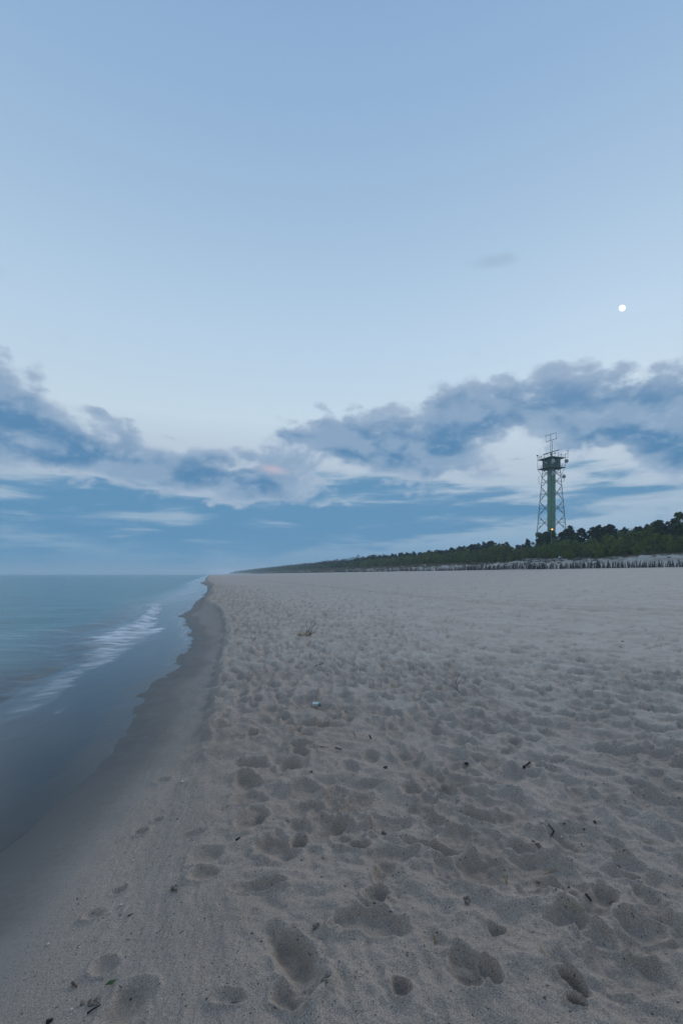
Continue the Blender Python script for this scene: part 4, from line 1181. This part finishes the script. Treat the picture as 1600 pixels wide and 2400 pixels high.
    stick([[(741, 1561), (748, 1559), (757, 1556)]], .010, WOOD, 'dark driftwood piece well up the beach above the carton')
    stick([[(826, 1715), (830, 1721), (834, 1727)]], .0035, BRN, 'thin slanting brown twig above the dark hollows, right of the carton')
    stick([[(786, 1754), (793, 1756), (801, 1758)]], .006, BRN, 'brown twig lying flat next to a thinner one below the carton')
    stick([[(749, 1751), (759, 1752), (769, 1753)]], .003, BRN, 'very thin twig lying left of the thicker brown twig')
    stick([[(866, 1725), (868, 1729), (870, 1733)]], .007, WOOD, 'tiny upright dark twig right of the slanting brown one')
    stick([[(205, 2379), (216, 2371), (237, 2358)]], .004, WOOD, 'thin dark stick pointing up right in the bottom left hollow')
    stick([[(110, 2399), (118, 2397), (124, 2392)]], .008, WOOD, 'black stick cut off by the bottom edge, lower left')
    stick([[(170, 2307), (175, 2312), (180, 2317)]], .006, BRN, 'short reddish brown twig end left of the green leaf')
    stick([[(553, 1971), (558, 1968), (563, 1965)]], .006, WOOD, 'small dark twig on the smooth sand left of the deep round hollow')
    stick([[(584, 1574), (588, 1580), (592, 1586)]], .005, WOOD, 'thin dark stick leaning near the scarp edge', lift=.02)
    stick([[(300, 2150), (306, 2147), (312, 2144)]], .003, WOOD, 'tiny dark twig on the damp sand slope, left of the last shoe print')
    stick([[(1275, 2050), (1288, 2044), (1302, 2039)]], .003, REED, 'pale straw lying left of the brown dry leaf', 'straw', 'straw', 'straws on the sand')
    stick([[(1333, 2110), (1350, 2125), (1368, 2140)]], .0025, REED, 'long pale straw beside the short black stick', 'straw', 'straw', 'straws on the sand')
    stick([[(1497, 1977), (1512, 1976), (1526, 1975)]], .0025, REED, 'pale straw lying level near the right edge', 'straw', 'straw', 'straws on the sand')
    stick([[(1266, 2222), (1275, 2233), (1284, 2245)]], .0025, REED, 'slanting pale straw low on the right', 'straw', 'straw', 'straws on the sand')
    def tuft(u, v, offs, label):
        p = on_beach(u, v); e = empty('straw_tuft', p); tag(e, label, 'straw', 'straw tufts standing in the sand')
        for (a, b) in offs:
            q = px_vec(p, a, b); mb = MB(); mb.tube([(0, 0, -.01), q * .5 + Vector((.002, .004, 0)), q], [.0025, .002, .0007], 4); mb.build('blade', REED, e)
    tuft(1187, 2070, [(-11, -25), (-8, -14), (1, -22), (0, -26)], 'yellow straw tuft standing right of the big dented hollow')
    tuft(1020, 2212, [(-10, -30), (6, -10), (-4, -24), (-9, 12)], 'faint tuft of thin straw low in the middle of the foreground')
    # stones, lumps
    def lump(u, v, wpx, label, mat=STONE, name='stone', cat='stone', grp='dark lumps on the sand', flat=.7, seed=0):
        p = on_beach(u, v); r = wpx / FPX * p.y / 2; rng = np.random.default_rng(seed + u); mb = MB()
        prof = [(.15, -.6), (.75, -.45), (1.0, 0), (.8, .5), (.3, .8)]
        mb.lathe([(a * r, z * r * flat) for a, z in prof], None, 9)
        mb.v = [tuple(np.array(q) * (1 + rng.uniform(-.28, .28)) * np.array([1.15, .85, 1])) for q in mb.v]
        o = mb.build(name, mat); o.location = p + Vector((0, 0, r * .35 * flat)); o.rotation_euler = (0, 0, rng.uniform(0, 6)); tag(o, label, cat, grp)
    lump(903, 1800, 11, 'reddish black lump beside a round hollow in the middle of the sand')
    lump(1093, 1791, 10, 'black wedge shaped lump above the dark hollow, right of centre')
    lump(730, 1809, 6, 'small black lump left of the larger reddish black one')
    lump(810, 1669, 4, 'tiny dark pebble just right of the white carton')
    lump(976, 1559, 4, 'tiny dark pebble beyond the forked sprig, to its left')
    lump(1458, 1504, 5, 'black pebble far up the beach on the right')
    lump(1322, 1931, 5, 'round black pebble right of the forked black stick')
    lump(1393, 1927, 8, 'dark shaggy lump farther right of the round black pebble')
    lump(1368, 1944, 5, 'flat dark pebble below the shaggy dark lump')
    lump(1332, 2080, 5, 'small black pebble above the short straight black stick')
    lump(1362, 1979, 4, 'black grain touching a white shell on the right')
    lump(307, 2343, 6, 'black pebble in the large hollow at bottom left')
    lump(181, 2107, 4, 'tiny black pebble on the smooth damp slope at left')
    lump(416, 1920, 4, 'tiny dark pebble between two shoe prints on the damp slope')
    lump(1260, 2067, 10, 'curled brown dry leaf right of the straw tuft', NUT, 'dry_leaf', 'leaf', 'leaves on the sand', .5)
    # shells: shallow half bowls
    def shell(u, v, wpx, label, mat=SHELL):
        p = on_beach(u, v); r = max(.0045, wpx / FPX * p.y / 2); rng = np.random.default_rng(u * 7 + v); mb = MB()
        mb.lathe([(r, -.05 * r), (r * .95, .12 * r), (r * .7, .38 * r), (r * .35, .52 * r), (r * .05, .56 * r)], Matrix.Diagonal((1.0, .68, 1.0, 1.0)), 10)
        o = mb.build('seashell', mat, None, True); o.location = p + Vector((0, 0, .002)); o.rotation_euler = (rng.uniform(-.3, .3), rng.uniform(-.3, .3), rng.uniform(0, 6)); tag(o, label, 'shell', 'white seashells on the sand')
    for u, v, w, lab in [(427, 1833, 11, 'elongated white shell on the slope near the upper shoe print'), (284, 2122, 9, 'white shell below the crumbled print on the damp slope'),
                         (312, 2018, 6, 'small white shell beside the damp slope shoe prints'), (113, 2214, 10, 'leftmost pale shell on the smooth damp sand'), (187, 2221, 7, 'oval white shell right of the leftmost pale one'),
                         (168, 2367, 8, 'white shell near the bottom left stick'), (354, 1920, 4, 'tiny white shell at the head of the paired shoe prints'), (370, 2193, 4, 'tiny white shell on the slope left of the sand track'),
                         (1286, 1909, 6, 'topmost white shell above the forked black stick'), (1268, 1927, 6, 'white shell left of the forked black stick'), (1315, 1962, 7, 'round white shell right below the forked black stick'),
                         (1366, 1982, 6, 'white shell with a black grain beside it'), (1422, 1969, 5, 'faint white shell at the right, past the black grain'), (1468, 2135, 6, 'white shell near the right edge, below the shallow hollow'),
                         (757, 1988, 5, 'small white shell right of the twin round hollows'), (778, 2073, 6, 'small white shell in the middle of the near sand'), (852, 1714, 6, 'white shell in a patch of prints, right of the thin brown twig'),
                         (842, 1809, 7, 'white flake left of the reddish black lump'), (963, 1722, 4, 'tiny white fleck on the mid beach sand'), (519, 1494, 5, 'white fleck at the foot of the scarp'), (1467, 2330, 5, 'lowest white fleck near the right edge'),
                         (1196, 2256, 5, 'white fleck low on the right, between broad hollows')]:
        shell(u, v, w, lab)
    p = on_beach(260, 2308); mb = MB(); k = .020
    mb.poly([(-k, 0, 0), (-.3 * k, .35 * k, .006), (k, 0, .010), (.2 * k, -.4 * k, .003), (0, 0, .011)], [(0, 4, 1), (1, 4, 2), (2, 4, 3), (3, 4, 0)])
    mb.poly([(-k, 0, -.001), (-.3 * k, .35 * k, .005), (k, 0, .009), (.2 * k, -.4 * k, .002)], [(0, 1, 2, 3)])
    o = mb.build('green_leaf', LEAFG); o.location = p + Vector((0, 0, .006)); o.rotation_euler = (.2, 0, .4); tag(o, 'small green leaf at the edge of the bottom left hollow', 'leaf', 'leaves on the sand')
    # sand clods thrown up by feet
    def clod(u, v, wpx, label, n=7):
        p = on_beach(u, v); r = wpx / FPX * p.y / 2; rng = np.random.default_rng(u + v); V, F = [], []
        mb = MB()
        for i in range(n):
            c = rng.normal(size=3) * np.array([.55, .45, .15]) * r; q = r * rng.uniform(.25, .5)
            b0 = len(mb.v); mb.lathe([(.3 * q, -.7 * q), (q, -.2 * q), (.9 * q, .4 * q), (.3 * q, .75 * q)], Matrix.Translation(c), 7)
            mb.v[b0:] = [tuple(np.array(w) + rng.normal(size=3) * q * .14) for w in mb.v[b0:]]
        o = mb.build('sand_clod', CLOD, None, True); o.location = p + Vector((0, 0, r * .10)); tag(o, label, 'sand clod', 'clods of damp sand')
    CLOD = paint('damp_sand_clod', (.185, .148, .118), .95, .4, 90.0)
    for u, v, w, lab in [(768, 2294, 30, 'elongated sand clod right of the clear shoe print'), (738, 2172, 20, 'broken sand crust above the clear shoe print'), (412, 2083, 20, 'crumbly clod at the lower end of the long print on the slope'),
                         (215, 2352, 34, 'heap of crumbled sand beside the dark stick, bottom left'), (1263, 1982, 14, 'clod at the end of the long hollow on the right'), (1250, 1972, 12, 'dark clod hanging over the long hollow on the right'), (900, 1955, 16, 'flat clod in the shallow print at mid right'),
                         (1006, 1845, 12, 'small clod by the deep dented pit'), (1445, 2030, 14, 'clod at the right end of the narrow hollow'), (1430, 2118, 16, 'clod in the round hollow at right'), (1090, 2110, 22, 'crumbs on the lip of the big dented hollow')]:
        clod(u, v, w, lab)
    # far along the beach
    p = on_beach(813, 1351.5); p.z = p.z
    s, t = 82.3, 318.0; x, y = shore_point(s, t); k = (813 - CU) / FPX
    # stand it on the sight line before the fence
    for tt in np.arange(150, 500, 1.0):
        xx, yy = shore_point(82.0, tt)
        if xx / yy < k: break
    e = empty('waste_bin', (xx, yy, float(profile(np.array(xx), np.array(yy))))); tag(e, 'small teal bin far down the beach in front of the fence', 'bin')
    mb = MB(); mb.lathe([(.38, 0), (.45, .2), (.5, 1.25)], None, 12); mb.build('body', TEAL, e, True)
    mb = MB(); mb.lathe([(.53, 1.26), (.53, 1.36), (.3, 1.44)], None, 12); mb.build('lid', TEAL, e, True)
litter()

# ------------------------------------------------------------------ sea air
def haze():
    mb = MB(); mb.box((0, 2500, (56 - 2.6) / 2), (17000, 9600, 58.6))
    m = bpy.data.materials.new('haze'); m.use_nodes = True; t = m.node_tree; t.nodes.clear()
    v = t.nodes.new('ShaderNodeVolumePrincipled'); v.inputs['Density'].default_value = HAZE_DENSITY
    v.inputs['Color'].default_value = (.74, .87, .97, 1); v.inputs['Anisotropy'].default_value = 0.1
    o = t.nodes.new('ShaderNodeOutputMaterial'); t.links.new(v.outputs[0], o.inputs['Volume'])
    h = mb.build('haze', m); tag(h, kind='stuff')
HAZE_DENSITY = .00038
haze()
